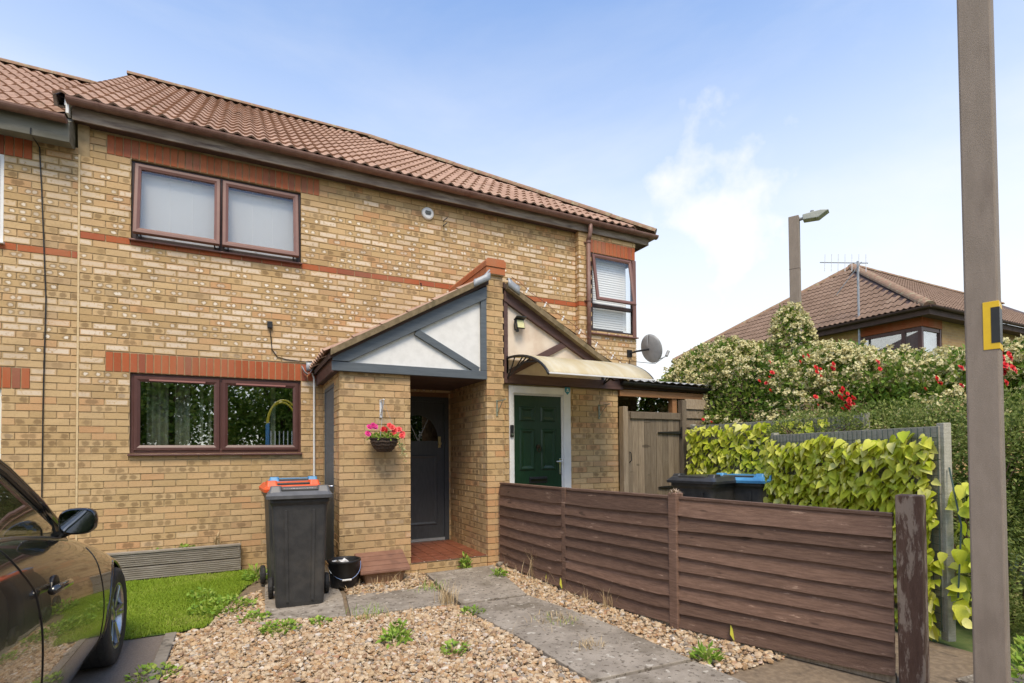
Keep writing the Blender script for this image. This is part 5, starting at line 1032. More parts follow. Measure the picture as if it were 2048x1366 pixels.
m = MB(); m.obox((4.27, -1.345, 3.055), (.115, .03, .13), Rf); m.build('lamp_head', M_BLACK, fl, bevel=.006); m = MB(); m.obox((4.27, -1.362, 3.052), (.095, .008, .105), Rf); m.build('lens', mat('yellowish lens', (.62, .60, .30), (.55, .52, .26), 40, .3), fl); m = MB(); m.obox((4.27, -1.35, 3.128), (.14, .10, .012), Rf); m.build('solar_panel', M_BLACK, fl, bevel=.003); m = MB(); m.tube([(4.25, -1.27, 3.10), (4.215, -1.31, 3.12), (4.205, -1.32, 3.04), (4.22, -1.30, 2.98)], .010, 6); m.lathe([(0, -.02), (.02, -.02), (.024, .01), (0, .02)], (4.235, -1.335, 2.975), 12); m.build('bracket', M_BLACK, fl)
ds = thing('satellite_dish', 'grey satellite dish on the corner of the end house', 'satellite dish', (7.1, -.15, 3.1)); M_DISH = mat('grey dish', (.26, .27, .27), (.31, .32, .32), 12, .45)
dax = Vector((.93, .10, .30)).normalized(); u = dax.orthogonal().normalized(); u = Vector((0, 0, 1))-dax*dax.z; u.normalize(); v = dax.cross(u); dc = Vector((7.26, -.42, 3.15))
m = MB(); R_ = [[dc+(u*1.08*math.cos(a)+v*math.sin(a))*(.225*i/6)+dax*(.06*(i/6)**2-.06) for a in [2*math.pi*k/28 for k in range(29)]] for i in range(7)]; m.grid(R_); m.build('dish', M_DISH, ds, smooth=True, solid=.006)
m = MB(); m.tube([Vector((7.05, -.11, 3.10)), Vector((7.08, -.22, 3.12)), dc-dax*.06], .017, 8); m.box((6.99, -.13, 3.04), (7.09, -.108, 3.16)); m.build('wall_arm', M_BLACK, ds); m = MB(); p1 = dc-u*.22-dax*.02; m.tube([p1, dc+dax*.34-u*.20], .010, 6); m.build('receiver_arm', M_DISH, ds); m = MB(); m.tube([dc+dax*.32-u*.20, dc+dax*.40-u*.13], .026, 10); m.build('receiver', M_DISH, ds)
m = MB(); m.tube([dc+dax*.3-u*.2, dc-u*.26, Vector((7.1, -.2, 2.95)), Vector((7.03, -.125, 3.0)), Vector((7.02, -.12, 2.6))], .005, 5); m.build('cable', M_BLACK, ds)

# ------------------------------------------------------------------ lamp columns
M_COLM = mat('brown painted column', (.245, .20, .158), (.275, .225, .18), 8, .75, .5, 180, c3=(.21, .168, .132), scale3=3, stretch=(3, 3, .8), thr3=(.5, .75))
def column(label, loc, wd, H_, rot, head=False):
    t_ = thing('street_lamp', label, 'street lamp', loc, rot, 'street lamps', world=False); m = MB(); m.box((-wd/2, -wd/2, -.1), (wd/2, wd/2, H_)); m.build('column', M_COLM, t_, bevel=.008)
    if head:
        m = MB(); m.box((-wd/2-.002, -wd/2-.002, H_-.95), (wd/2+.002, wd/2+.002, H_-.945)); m.build('joint', M_SOFF, t_)
        m = MB(); m.tube([(wd/2, 0, H_-.06), (wd/2+.10, 0, H_-.05)], .03, 8); m.build('bracket_arm', M_DISH, t_); m = MB(); m.prism([(wd/2+.06, -.09, H_-.11), (wd/2+.30, -.09, H_-.13), (wd/2+.46, -.09, H_-.03), (wd/2+.34, -.09, H_+.0), (wd/2+.06, -.09, H_-.01)], (0, .18, 0)); hd_ = m.build('lantern', mat('pale grey lantern', (.42, .44, .38), (.36, .38, .33), 10, .5), t_, bevel=.012); m = MB(); m.lathe([(.03, 0), (.03, .05), (0, .06)], (wd/2+.2, 0, H_-.005), 12); m.build('photocell', M_DISH, hd_)
    return t_
LPX = Vector((4.455, -5.965, 0)); tocam = Vector((CAM.x-LPX.x, CAM.y-LPX.y, 0)).normalized(); rr_ = Vector((rt.x, rt.y, 0)).normalized(); nrm = (tocam*math.cos(RAD(9))-rr_*math.sin(RAD(9))).normalized(); rot = math.atan2(nrm.x, -nrm.y)
lamp = column('near brown square lamp column with yellow sticker at the right edge', (LPX.x, LPX.y, G), .128, 5.6, rot)
m = MB(); m.box((.006, -.0665, 1.87), (.0665, -.0642, 2.105)); m.box((.0642, -.0642, 1.87), (.0665, .05, 2.105)); sk = m.build('sticker', mat('yellow sticker', (.80, .52, .01), (.74, .47, .01), 20, .45), lamp, bevel=.001); m = MB(); m.box((.036, -.0680, 1.90), (.0680, -.0668, 2.075)); m.box((.0668, -.0668, 1.90), (.0680, .035, 2.075)); m.build('black_field', M_BLACK, sk)
column('far brown lamp column with grey lantern rising out of the hedge', (9.95, -1.17, G), .165, 5.55, rot+RAD(12), True)

# ------------------------------------------------------------------ far house behind the hedge
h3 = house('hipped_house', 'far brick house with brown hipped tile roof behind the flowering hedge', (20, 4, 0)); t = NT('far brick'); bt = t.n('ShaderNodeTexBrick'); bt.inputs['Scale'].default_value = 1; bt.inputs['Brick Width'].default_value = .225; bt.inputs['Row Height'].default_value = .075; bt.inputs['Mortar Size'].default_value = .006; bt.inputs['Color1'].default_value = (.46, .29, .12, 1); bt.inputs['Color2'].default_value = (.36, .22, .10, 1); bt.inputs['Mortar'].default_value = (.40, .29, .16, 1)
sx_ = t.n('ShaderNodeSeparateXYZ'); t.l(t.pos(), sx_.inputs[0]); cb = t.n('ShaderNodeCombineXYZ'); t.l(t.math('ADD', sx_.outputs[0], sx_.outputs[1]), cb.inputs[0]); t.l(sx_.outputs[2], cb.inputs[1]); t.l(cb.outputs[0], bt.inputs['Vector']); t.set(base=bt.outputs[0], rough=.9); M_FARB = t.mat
FX, FY, FZ, FHh = 16.5, -.25, 5.02, 4.45; FW = 16
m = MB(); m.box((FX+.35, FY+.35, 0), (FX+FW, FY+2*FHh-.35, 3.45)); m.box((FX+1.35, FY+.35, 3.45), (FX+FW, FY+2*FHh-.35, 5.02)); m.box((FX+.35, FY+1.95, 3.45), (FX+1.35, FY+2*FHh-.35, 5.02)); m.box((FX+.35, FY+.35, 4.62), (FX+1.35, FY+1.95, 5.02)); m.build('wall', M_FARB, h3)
m = MB(); m.box((FX+.33, FY+.33, 4.62), (FX+1.33, FY+.36, 4.98)); m.box((FX+.33, FY+.36, 4.62), (FX+.36, FY+1.9, 4.98)); m.build('lintel', M_RED, h3)
m = MB()
for a, b in (((FX+.36, FY+.36, 3.45), (FX+.45, FY+.45, 4.62)), ((FX+1.27, FY+.36, 3.45), (FX+1.34, FY+.44, 4.62)), ((FX+.36, FY+1.84, 3.45), (FX+.44, FY+1.94, 4.62)), ((FX+.36, FY+.75, 3.45), (FX+.43, FY+.84, 4.62)), ((FX+.45, FY+.37, 4.52), (FX+1.27, FY+.44, 4.62)), ((FX+.37, FY+.45, 4.52), (FX+.44, FY+1.84, 4.62))): m.box(a, b)
fwd = m.build('corner_window', M_PVC, h3); m = MB(); m.box((FX+.45, FY+.40, 3.45), (FX+1.27, FY+.41, 4.52)); m.build('pane', M_GLASS, fwd); m = MB(); m.box((FX+.40, FY+.45, 3.45), (FX+.41, FY+1.84, 4.52)); m.build('pane', M_GLASS, fwd)
m = MB(); m.box((FX+.7, FY+.55, 3.45), (FX+1.25, FY+.6, 4.5)); m.build('blind', M_BLIND, fwd); room(h3, FX+.5, FX+1.3, 3.4, 5.0, FY+.6, 1.3)
m = MB(); m.box((FX+.02, FY+.02, FZ-.20), (FX+FW, FY+.06, FZ-.04)); m.box((FX+.02, FY+.06, FZ-.20), (FX+.06, FY+2*FHh, FZ-.04)); m.box((FX+.06, FY+.06, FZ-.17), (FX+FW, FY+2*FHh, FZ-.15)); m.build('fascia_board', M_SOFF, h3)
gutter(h3, (FX-.05, FY-.05, FZ), (FX+FW, FY-.05, FZ), .06, M_SOFF, 2); gutter(h3, (FX-.05, FY+2*FHh, FZ), (FX-.05, FY-.05, FZ), .06, M_SOFF, 2)
AZ = FZ+FHh*TP; R3 = underlay(h3, [[(FX, FY, FZ), (FX, FY+2*FHh, FZ), (FX+FHh, FY+FHh, AZ)], [(FX, FY, FZ), (FX+FW, FY, FZ), (FX+FW, FY+FHh, AZ), (FX+FHh, FY+FHh, AZ)], [(FX, FY+2*FHh, FZ), (FX+FHh, FY+FHh, AZ), (FX+FW, FY+FHh, AZ), (FX+FW, FY+2*FHh, FZ)]])
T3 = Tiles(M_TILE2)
def clipA(x, s):   # hip end facing -X : eave runs along -Y from the far corner
    y = FY+2*FHh-x; dd_ = s*CS
    if y-TW < FY+dd_-.35 or y > FY+2*FHh-dd_+.35: return 0, None
    if y-TW > FY+dd_+TL_*CS and y < FY+2*FHh-dd_-TL_*CS: return 1, None
    return 2, ((FX, FY, FZ), (1, -1, 0)) if y < FY+FHh else ((FX, FY+2*FHh, FZ), (1, 1, 0))
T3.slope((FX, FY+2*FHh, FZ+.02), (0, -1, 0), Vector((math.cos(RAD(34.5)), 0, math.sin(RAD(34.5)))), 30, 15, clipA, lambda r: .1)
def clipB(x, s):
    dd_ = s*CS
    if x+TW < dd_-.05: return 0, None
    if x > dd_+TL_*CS: return 1, None
    return 2, ((FX, FY, FZ), (-1, 1, 0))
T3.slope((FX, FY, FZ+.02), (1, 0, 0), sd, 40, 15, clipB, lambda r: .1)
T3.finish(R3); ridge_run(R3, (FX, FY, FZ+.05), (FX+FHh, FY+FHh, AZ+.05), .14, drop=.05); ridge_run(R3, (FX, FY+2*FHh, FZ+.02), (FX+FHh, FY+FHh, AZ+.02), .15, drop=.06); ridge_run(R3, (FX+FHh, FY+FHh, AZ+.05), (FX+FW, FY+FHh, AZ+.05), .14, drop=.05)
pa_ = (FX+.15, 1.55)
m = MB(); m.tube([(*pa_, 4.2), (*pa_, 6.75)], .03, 8); ae = m.build('aerial', M_LEAD, h3); aw = Vector((-.45, .85, .22)).normalized(); c0 = Vector((*pa_, 6.7))
m = MB(); m.tube([c0-aw*.25, c0+aw*.95], .014, 6)
for k in range(7): p = c0+aw*(-.2+k*.17); m.tube([p-Vector((.1, .05, .28)), p+Vector((.1, .05, .28))], .009, 5)
m.tube([c0+Vector((0, -.1, 0)), c0+Vector((-.2, .5, -.8))], .012, 5); m.build('aerial_elements', M_LEAD, ae)
# ------------------------------------------------------------------ parked car (nose to the house)
def carpaint():
    t = NT('dark grey car paint'); t.set(base=(.013, .0125, .012), rough=.22, metal=.0, spec=.6, coat=1.0); t.b.inputs['Coat Roughness'].default_value = .015; return t.mat
M_PAINT = carpaint(); M_TRIM = mat('black trim', (.010, .010, .010), None, rough=.35); M_ALLOY = mat('alloy', (.42, .43, .45), (.36, .37, .39), 20, .28, metal=1); M_TYRE = mat('tyre', (.022, .021, .020), (.035, .033, .031), 40, .75, .4, 60); M_CGLASS = glass_mat('car glass', (.36, .40, .38), .10); M_STRIP = mat('satin strip', (.45, .46, .47), None, rough=.3, metal=1); M_SEAT = mat('seat cloth', (.03, .03, .033), (.045, .045, .05), 40, .9)
CO = Vector((-.475, -2.87, G)); car = thing('parked_car', 'dark grey car parked nose to the house at the left edge', 'car', CO, 0, world=False)
# y, half width, shoulder half width, shoulder z, centre z, bottom z, cabin?
ST = [(.86, .46, .36, .46, .50, .24, 0), (.82, .60, .50, .50, .55, .20, 0), (.70, .735, .60, .565, .63, .17, 0), (.48, .825, .675, .65, .72, .16, 0), (.20, .872, .715, .735, .80, .16, 0), (-.10, .885, .738, .80, .86, .16, 0), (-.40, .886, .75, .85, .90, .16, 0), (-.66, .886, .758, .89, .935, .16, 0), (-.74, .886, .76, .905, .93, .16, 1), (-1.1, .886, .765, .965, 0, .16, 1), (-1.5, .886, .768, 1.015, 0, .16, 1), (-2.0, .886, .768, 1.055, 0, .16, 1), (-2.5, .884, .762, 1.075, 0, .17, 1), (-2.9, .87, .75, 1.08, 0, .2, 1), (-3.05, .86, .74, 1.07, 1.08, .22, 0), (-3.3, .80, .70, .98, 1.0, .26, 0), (-3.42, .70, .60, .80, .82, .32, 0)]
rings = []
for y, w_, wb, zb, zc, z0, cab in ST:
    kz = 1+.05*max(0, min(1, (.3-y)/.8)); zb *= kz; zc *= kz
    if cab: top = [(wb, zb), (wb-.05, zb+.004), (wb-.09, .60), (wb*.5, .42), (0, .42)]
    else: top = [(wb, zb), (wb*.86, zb+(zc-zb)*.45), (wb*.6, zb+(zc-zb)*.8), (wb*.3, zb+(zc-zb)*.97), (0, zc)]
    zm = max(zb, .5); half = [(0, z0), (w_*.55, z0), (w_*.90, z0+.015), (w_*.965, z0+.10), (w_*.992, z0+.24), (w_, z0+(zm-z0)*.52), (w_*.985, z0+(zm-z0)*.70), (w_*.955, z0+(zm-z0)*.86)]+top
    full = [(x, y, z) for x, z in half]+[(-x, y, z) for x, z in half[-2:0:-1]]; rings.append(full)
m = MB(); k = len(rings[0])
for a, b in zip(rings[:-1], rings[1:]): m.add(a+b, [(j, j+k, (j+1) % k+k, (j+1) % k) for j in range(k)])
bm = bmesh.new()
for v in m.v: bm.verts.new(v)
bm.verts.ensure_lookup_table()
for f in m.f: bm.faces.new([bm.verts[i] for i in f])
bmesh.ops.remove_doubles(bm, verts=bm.verts, dist=1e-5); bmesh.ops.holes_fill(bm, edges=[e for e in bm.edges if e.is_boundary], sides=0); bmesh.ops.recalc_face_normals(bm, faces=bm.faces)
me = bpy.data.meshes.new('body'); bm.to_mesh(me); bm.free(); me.materials.append(M_PAINT); me.materials.append(M_TRIM)
for p in me.polygons: p.use_smooth = True
tmp = bpy.data.objects.new('tmp_body', me); COL.objects.link(tmp); s_ = tmp.modifiers.new('s', 'SUBSURF'); s_.levels = s_.render_levels = 2
cut = MB()
for yy in (0, -2.60): cut.lathe([(0, -1.2), (.352, -1.2), (.352, 1.2), (0, 1.2)], (0, yy, .325), 40, 'X')
cme = bpy.data.meshes.new('cut'); cme.from_pydata(cut.v, [], cut.f); cb_ = bmesh.new(); cb_.from_mesh(cme); bmesh.ops.remove_doubles(cb_, verts=cb_.verts, dist=1e-5); bmesh.ops.recalc_face_normals(cb_, faces=cb_.faces); cb_.to_mesh(cme); cb_.free(); cme.materials.append(M_TRIM); co_ = bpy.data.objects.new('tmp_cut', cme); COL.objects.link(co_)
bo = tmp.modifiers.new('b', 'BOOLEAN'); bo.operation = 'DIFFERENCE'; bo.object = co_; bo.solver = 'EXACT'
dg = bpy.context.evaluated_depsgraph_get(); dg.update(); em = bpy.data.meshes.new_from_object(tmp.evaluated_get(dg), depsgraph=dg); em.name = 'body'
bpy.data.objects.remove(tmp); bpy.data.objects.remove(co_)
body = link('body', em, car)
from mathutils.bvhtree import BVHTree
bmx = bmesh.new(); bmx.from_mesh(em); BVH = BVHTree.FromBMesh(bmx); bmx.free()
def surf(y, z, off=.0015):
    h = BVH.ray_cast(Vector((2, y, z)), Vector((-1, 0, 0)))
    return (h[0]+Vector((off, 0, 0))) if h[0] is not None and h[0].x > .5 else None
def seam(pts, r, mt, name, n=24, off=.0005):
    P = []
    for i in range(n+1):
        t = i/n*(len(pts)-1); j = min(int(t), len(pts)-2); f = t-j; p = surf(pts[j][0]*(1-f)+pts[j+1][0]*f, pts[j][1]*(1-f)+pts[j+1][1]*f, off)
        if p is not None: P.append(p)
    if len(P) > 1: m = MB(); m.tube(P, r, 6); m.build(name, mt, car)
seam([(-.50, .85), (-.50, .70), (-.47, .45), (-.48, .22)], .003, M_TRIM, 'door_seam'); seam([(-1.72, 1.03), (-1.66, .93), (-1.585, .84), (-1.56, .7), (-1.55, .45), (-1.55, .22)], .0035, M_TRIM, 'door_seam'); seam([(-.50, .215), (-1.0, .21), (-1.55, .215), (-2.2, .23)], .003, M_TRIM, 'door_seam'); seam([(-2.72, 1.05), (-2.5, .85), (-2.35, .6)], .003, M_TRIM, 'door_seam')
seam([(-.74, .93), (-1.1, .992), (-1.5, 1.045), (-2.0, 1.087), (-2.6, 1.108)], .010, M_STRIP, 'belt_strip', off=-.002)
seam([(-.37, .20), (-.9, .185), (-1.6, .185), (-2.2, .195)], .020, M_TRIM, 'sill_moulding', off=-.006)
# arch lips
for yy in (0, -2.60):
    P = []
    for i in range(21):
        a = RAD(-8+196*i/20); p = surf(yy+.356*math.cos(a), .325+.356*math.sin(a), -.004)
        if p is not None: P.append(p)
    m = MB(); m.tube(P, .011, 6); m.build('arch_lip', M_PAINT, car, smooth=True)
hp = [surf(-1.50, .815, .03), surf(-1.44, .818, .042), surf(-1.30, .808, .042), surf(-1.24, .802, .028)]; m = MB(); m.tube(hp, .017, 10); m.build('door_handle', M_PAINT, car, smooth=True)
p = surf(-1.33, .79, -.001); m = MB(); m.lathe([(0, .004), (.05, .003), (.062, 0), (.062, -.01)], p, 18, 'X'); o = m.build('handle_recess', M_TRIM, car); o.scale = (1, 1, 1)
# greenhouse: roof edge, glass, pillars
RE = [(-.70, .748, .960), (-.95, .705, 1.15), (-1.22, .655, 1.325), (-1.50, .615, 1.455), (-1.75, .595, 1.49), (-2.1, .580, 1.50), (-2.5, .568, 1.465), (-2.85, .56, 1.38), (-3.08, .60, 1.16)]
def redge(y):
    for a, b in zip(RE[:-1], RE[1:]):
        if b[0] <= y <= a[0]: f = (y-a[0])/(b[0]-a[0]); return (a[1]+(b[1]-a[1])*f, a[2]+(b[2]-a[2])*f)
def beltz(y): 
    B = [(-.66, .935), (-1.1, 1.01), (-1.5, 1.063), (-2.0, 1.103), (-2.5, 1.124), (-3.1, 1.124)]
    for a, b in zip(B[:-1], B[1:]):
        if b[0] <= y <= a[0]: return a[1]+(b[1]-a[1])*(y-a[0])/(b[0]-a[0])
    return 1.124
for s in (1, -1):
    for (ya, yb, nm) in ((-.80, -1.64, 'side_window'), (-1.74, -2.62, 'side_window')):
        P0, P1_ = [], []; n = 10
        for i in range(n+1):
            y = ya+(yb-ya)*i/n; e = redge(y); bz = beltz(y); P0.append((s*.745, y, bz-.01)); P1_.append((s*(e[0]-.004), y, max(e[1]-.018, bz)))
        mid = [((a[0]+b[0])/2+s*.012, a[1], (a[2]+b[2])/2) for a, b in zip(P0, P1_)]
        m = MB(); m.grid([P0, mid, P1_]); m.build(nm, M_CGLASS, car, smooth=True)
    m = MB(); m.tube([(s*a[1], a[0], a[2]) for a in RE], .024, 8); m.build('roof_rail', M_PAINT, car, smooth=True)
    m = MB(); m.tube([(s*(a[1]+.004), a[0], a[2]-.026) for a in RE[1:-1]], .009, 6); m.build('window_seal', M_TRIM, car)
    e = redge(-1.69); m = MB(); m.beam((s*.752, -1.69, beltz(-1.69)-.02), (s*e[0], -1.69, e[1]), .10, .014, (s, 0, .3)); m.build('door_pillar', M_TRIM, car)
    m = MB(); m.add([(s*.752, -.66, beltz(-.66)-.02), (s*.752, -.86, beltz(-.86)), (s*(redge(-.86)[0]), -.86, redge(-.86)[1])], [(0, 1, 2)]); m.build('corner_trim', M_TRIM, car, solid=.012)
    m = MB(); m.add([(s*.748, -2.60, 1.10), (s*.738, -3.05, 1.10), (s*.602, -3.06, 1.18), (s*.562, -2.85, 1.38), (s*.572, -2.62, 1.45)], [(0, 1, 2, 3, 4)]); m.build('roof_pillar', M_PAINT, car, solid=.02)
def span(ys, mt, nm, crown):
    m = MB(); P = []
    for y in ys: e = redge(y); P.append([(e[0]*c, y+(.10*(1-c*c) if nm == 'windscreen' else 0), e[1]+crown*(1-c*c)) for c in [-1+i/6 for i in range(13)]])
    m.grid(P); m.build(nm, mt, car, smooth=True)
span([-.72, -.95, -1.22, -1.46], M_CGLASS, 'windscreen', .03); span([-1.44, -1.60, -1.75, -2.1, -2.5, -2.80], M_PAINT, 'roof', .035); span([-2.80, -2.95, -3.07], M_CGLASS, 'rear_screen', .03)
# mirror
for s in (1, -1):
    mc = Vector((s*.852, -.88, 1.045)); m = MB(); 
    R_ = []
    for f, sc in ((-.045, .90), (-.035, 1.0), (.0, 1.0), (.045, .80), (.075, .45)): R_.append((f, sc))
    rr = []
    for f, sc in R_: rr.append([(mc.x+.080*sc*math.copysign(abs(math.cos(a))**.7, math.cos(a))-(s*.012 if f > 0 else 0), mc.y+f, mc.z+.068*sc*math.copysign(abs(math.sin(a))**.7, math.sin(a))) for a in [2*math.pi*i/24 for i in range(25)]])
    m.grid(rr); m.add(rr[-1][:-1], [tuple(range(24))]); mo = m.build('wing_mirror', M_PAINT, car, smooth=True)
    m = MB(); m.add([(mc.x+.070*math.copysign(abs(math.cos(a))**.7, math.cos(a)), mc.y-.044, mc.z+.058*math.copysign(abs(math.sin(a))**.7, math.sin(a))) for a in [2*math.pi*i/24 for i in range(24)]], [tuple(range(24))]); m.build('mirror_glass', mat('mirror glass', (.25, .26, .27), None, rough=.02, metal=1) if s == 1 else M_CHROME, mo)
    m = MB(); m.tube([(s*.74, -.85, .965), (s*.79, -.87, .985), (s*.82, -.88, 1.0)], .022, 8); m.build('mirror_foot', M_TRIM, mo); m = MB(); m.box((mc.x-.03, mc.y+.046, mc.z-.02), (mc.x+.068, mc.y+.062, mc.z-.004)); m.build('side_repeater', mat('repeater lens', (.55, .53, .5), None, rough=.2), mo)
def wheel(x, y, s):
    w_ = MB(); R0 = .315; prof = [(.20, -.10), (.285, -.105), (.307, -.095), (R0, -.075), (R0, .075), (.307, .095), (.285, .105), (.215, .10), (.20, .085)]
    c = (x, y, .315); w_.lathe(prof, c, 48, 'X'); wo_ = w_.build('wheel', M_TYRE, car, smooth=True)
    for k in range(3): m = MB(); m.lathe([(R0+.0006, -.05+k*.045), (R0+.0006, -.042+k*.045)], c, 48, 'X'); m.build('tread_groove', M_DARK, wo_)
    m = MB(); m.lathe([(.215, s*.098), (.205, s*.10), (.196, s*.085), (.19, s*.03), (.186, -s*.08)], c, 40, 'X'); rm = m.build('rim', M_ALLOY, wo_, smooth=True)
    m = MB()
    for i in range(10):
        a0 = 2*math.pi*(i//2)/5+(.13 if i % 2 else -.13); d_ = Vector((0, math.cos(a0), math.sin(a0))); d2 = Vector((0, math.cos(a0*1.0), math.sin(a0))); q0 = Vector(c)+Vector((s*.072, 0, 0))+d_*.05; q1 = Vector(c)+Vector((s*.088, 0, 0))+d_*.197; m.beam(q0, q1, .020, .026, (1, 0, 0))
    m.build('spokes', M_ALLOY, wo_, bevel=.004); m = MB(); m.lathe([(0, s*.082), (.03, s*.082), (.052, s*.070), (.055, s*.03)], c, 20, 'X'); m.build('hub_cap', M_ALLOY, wo_, smooth=True); m = MB(); m.lathe([(0, s*.03), (.12, s*.03), (.12, s*.0)], c, 24, 'X'); m.build('brake_disc', mat('brake disc', (.12, .115, .11), None, rough=.5, metal=1), wo_)
for y in (0, -2.60): wheel(.768, y, 1); wheel(-.768, y, -1)
# cabin
for x in (-.36, .36):
    m = MB(); ringbody(m, [(x, -1.62, .24, .25, .42), (x, -1.62, .25, .26, .56), (x, -1.62, .23, .24, .60)], .08); m.obox((x, -1.88, .85), (.46, .11, .56), Matrix.Rotation(RAD(14), 3, 'X')); m.obox((x, -1.98, 1.20), (.25, .09, .17), Matrix.Rotation(RAD(10), 3, 'X')); m.build('seat', M_SEAT, car, bevel=.03)
m = MB(); m.prism([(-.72, -.72, .60), (-.72, -.72, .90), (-.72, -.95, .905), (-.72, -1.08, .82), (-.72, -1.05, .60)], (1.44, 0, 0)); m.build('dashboard', M_SEAT, car, bevel=.03)
sc0 = Vector((.36, -1.20, .89)); axs = Vector((0, -.9, .42)).normalized(); u = Vector((1, 0, 0)); v = axs.cross(u); m = MB(); m.tube([sc0+(u*math.cos(a)+v*math.sin(a))*.185 for a in [2*math.pi*i/28 for i in range(29)]], .016, 8, cap=False); m.tube([sc0-u*.18, sc0, sc0+u*.18], .018, 6); m.tube([sc0, sc0-axs*.25], .03, 8); m.build('steering_wheel', M_TRIM, car)

# ------------------------------------------------------------------ hedges
M_HLEAF = blade_mat('hedge leaf', [(0, (.065, .135, .018)), (.45, (.14, .235, .03)), (.8, (.23, .32, .05)), (1, (.38, .42, .10))], .3); M_CLEAF = blade_mat('small hedge leaf', [(0, (.09, .13, .03)), (.5, (.19, .25, .055)), (.85, (.32, .36, .10)), (1, (.50, .48, .20))], .3); M_BLOS = blade_mat('cream blossom', [(0, (.50, .46, .19)), (.5, (.64, .58, .28)), (1, (.76, .71, .44))], .2); M_TWIG = mat('twig', (.10, .065, .04), (.14, .09, .055), 40, .9)
def shell(blobs, n, lo=.72, hi=1.06, cover=.72):
    """points near the surface of a union of ellipsoids (cx,cy,cz,rx,ry,rz), with outward normals"""
    A = np.array(blobs); vol = (A[:, 3]*A[:, 4]+A[:, 4]*A[:, 5]+A[:, 3]*A[:, 5]); pk = RNG.choice(len(A), n, p=vol/vol.sum()); d = RNG.normal(size=(n, 3)); d /= np.linalg.norm(d, axis=1)[:, None]; r = RNG.uniform(lo, hi, n)**.7
    B = A[pk]; P = B[:, :3]+d*B[:, 3:]*r[:, None]; keep = P[:, 2] > G
    for q in A: e = (P-q[:3])/q[3:]; keep &= (np.linalg.norm(e, axis=1) > cover)
    nn = d/B[:, 3:]; nn /= np.linalg.norm(nn, axis=1)[:, None]; return P[keep], nn[keep]
def bush(name, label, cat, blobs, n, L, W, m_, core=.66, stems=10, lo=.70):
    c = np.array(blobs); t_ = thing(name, label, cat, (c[:, 0].mean(), c[:, 1].mean(), G))
    P, nn = shell(blobs, n, lo); k = len(P); d = nn*.8+RNG.normal(0, .55, (k, 3))+np.array([0, 0, .15]); V, F, R = leafset(P, d, L*RNG.uniform(.55, 1.35, k), W*RNG.uniform(.6, 1.3, k), nn+RNG.normal(0, .6, (k, 3)), .2)
    cl_ = np.sin(P[:, 0]*4.1+1.3*np.sin(P[:, 2]*5.3))*np.sin(P[:, 1]*4.7+P[:, 2]*3.1); R[:, 0] = np.clip(R[:, 0]*.75+.14+.22*np.repeat(cl_, 4), 0, 1)
    link('foliage', npmesh('foliage', V, F, m_, R), t_)
    m = MB()
    for q in blobs:
        for i in range(stems):
            a = random.random()*6.28; e = Vector((q[0]+q[3]*.75*math.cos(a), q[1]+q[4]*.75*math.sin(a), q[2]+q[5]*random.uniform(-.2, .75))); b0 = Vector((q[0]+.2*math.cos(a), q[1]+.2*math.sin(a), max(G, q[2]-q[5]))); m.tube([b0, (b0+e)/2+Vector((0, 0, .1)), e], .012, 5, r2=.004)
    m.build('stems', M_TWIG, t_)['kind'] = 'stuff'; return t_, P, nn
FB = [(8.15, -1.1, 2.35, .65, .8, .62), (8.1, -.75, 2.05, .75, .75, .75), (8.0, -1.0, 1.2, .8, .9, 1.0), (8.35, -1.7, 1.75, .85, .85, 1.05), (8.4, -2.6, 1.6, .9, .95, 1.15), (8.45, -3.5, 1.5, .95, .95, 1.15), (8.4, -4.4, 1.45, .95, .9, 1.1), (8.5, -5.2, 1.45, 1.0, .9, 1.1), (8.7, -6.1, 1.5, 1.0, .95, 1.1), (9.2, -2.2, 1.8, .9, 1.0, 1.0), (9.3, -3.9, 1.7, .9, 1.1, 1.0), (8.6, -2.05, 2.75, .28, .22, .62), (8.75, -1.80, 2.80, .17, .17, .66), (7.75, -.35, 1.9, .5, .5, .5), (8.2, -2.95, 2.35, .4, .5, .45), (8.3, -4.75, 2.1, .4, .5, .45)]
FB = [(a, b, c+(.22 if b > -2.3 else .10 if b > -2.8 else -.04), d, e, f) for a, b, c, d, e, f in FB]
hedge, P, nn = bush('flowering_hedge', 'tall hedge with cream blossom clusters and red roses behind the ivy trellises', 'hedge', FB, 90000, .075, .042, M_HLEAF)
sel = (nn[:, 2] > -.15) & ((nn[:, 0] < .55) | (nn[:, 2] > .4)); idx = np.flatnonzero(sel); zz = (P[idx, 2]-1.2)/1.4; cz_ = np.sin(P[idx, 1]*3.3+P[idx, 2]*2.2)+np.sin(P[idx, 0]*5+P[idx, 2]*4.7); pr_ = np.clip(.12+.70*zz+.50*cz_, .0, 1); idx = idx[RNG.random(len(idx)) < pr_*.24]
BV_, BF_, BR_ = [], [], []
for j, i in enumerate(idx):
    k = 20; c = P[i]+nn[i]*.05; d = RNG.normal(size=(k, 3))+nn[i]*.9+np.array([0, 0, .5]); d /= np.linalg.norm(d, axis=1)[:, None]; V, F, R = leafset(c+d*.040*RNG.uniform(.7, 1.15, (k, 1)), RNG.normal(size=(k, 3)), np.full(k, .036), np.full(k, .032), d, .1); BF_.append(F+j*k*4); BV_.append(V); R[:, 0] = np.clip(R[:, 0]*.6+.2+.3*RNG.random(), 0, 1); BR_.append(R)
o = link('blossom_clusters', npmesh('blossom_clusters', np.concatenate(BV_), np.concatenate(BF_), M_BLOS, np.concatenate(BR_)), hedge); o['kind'] = 'stuff'
def at(x, y, X):
    d = fw+rt*((x-1024)/FPX)-up*((y-PPY)/FPX); return CAM+d*((X-CAM.x)/d.x)
M_ROSE = mat('red rose petal', (.60, .012, .018), (.72, .03, .03), 50, .55)
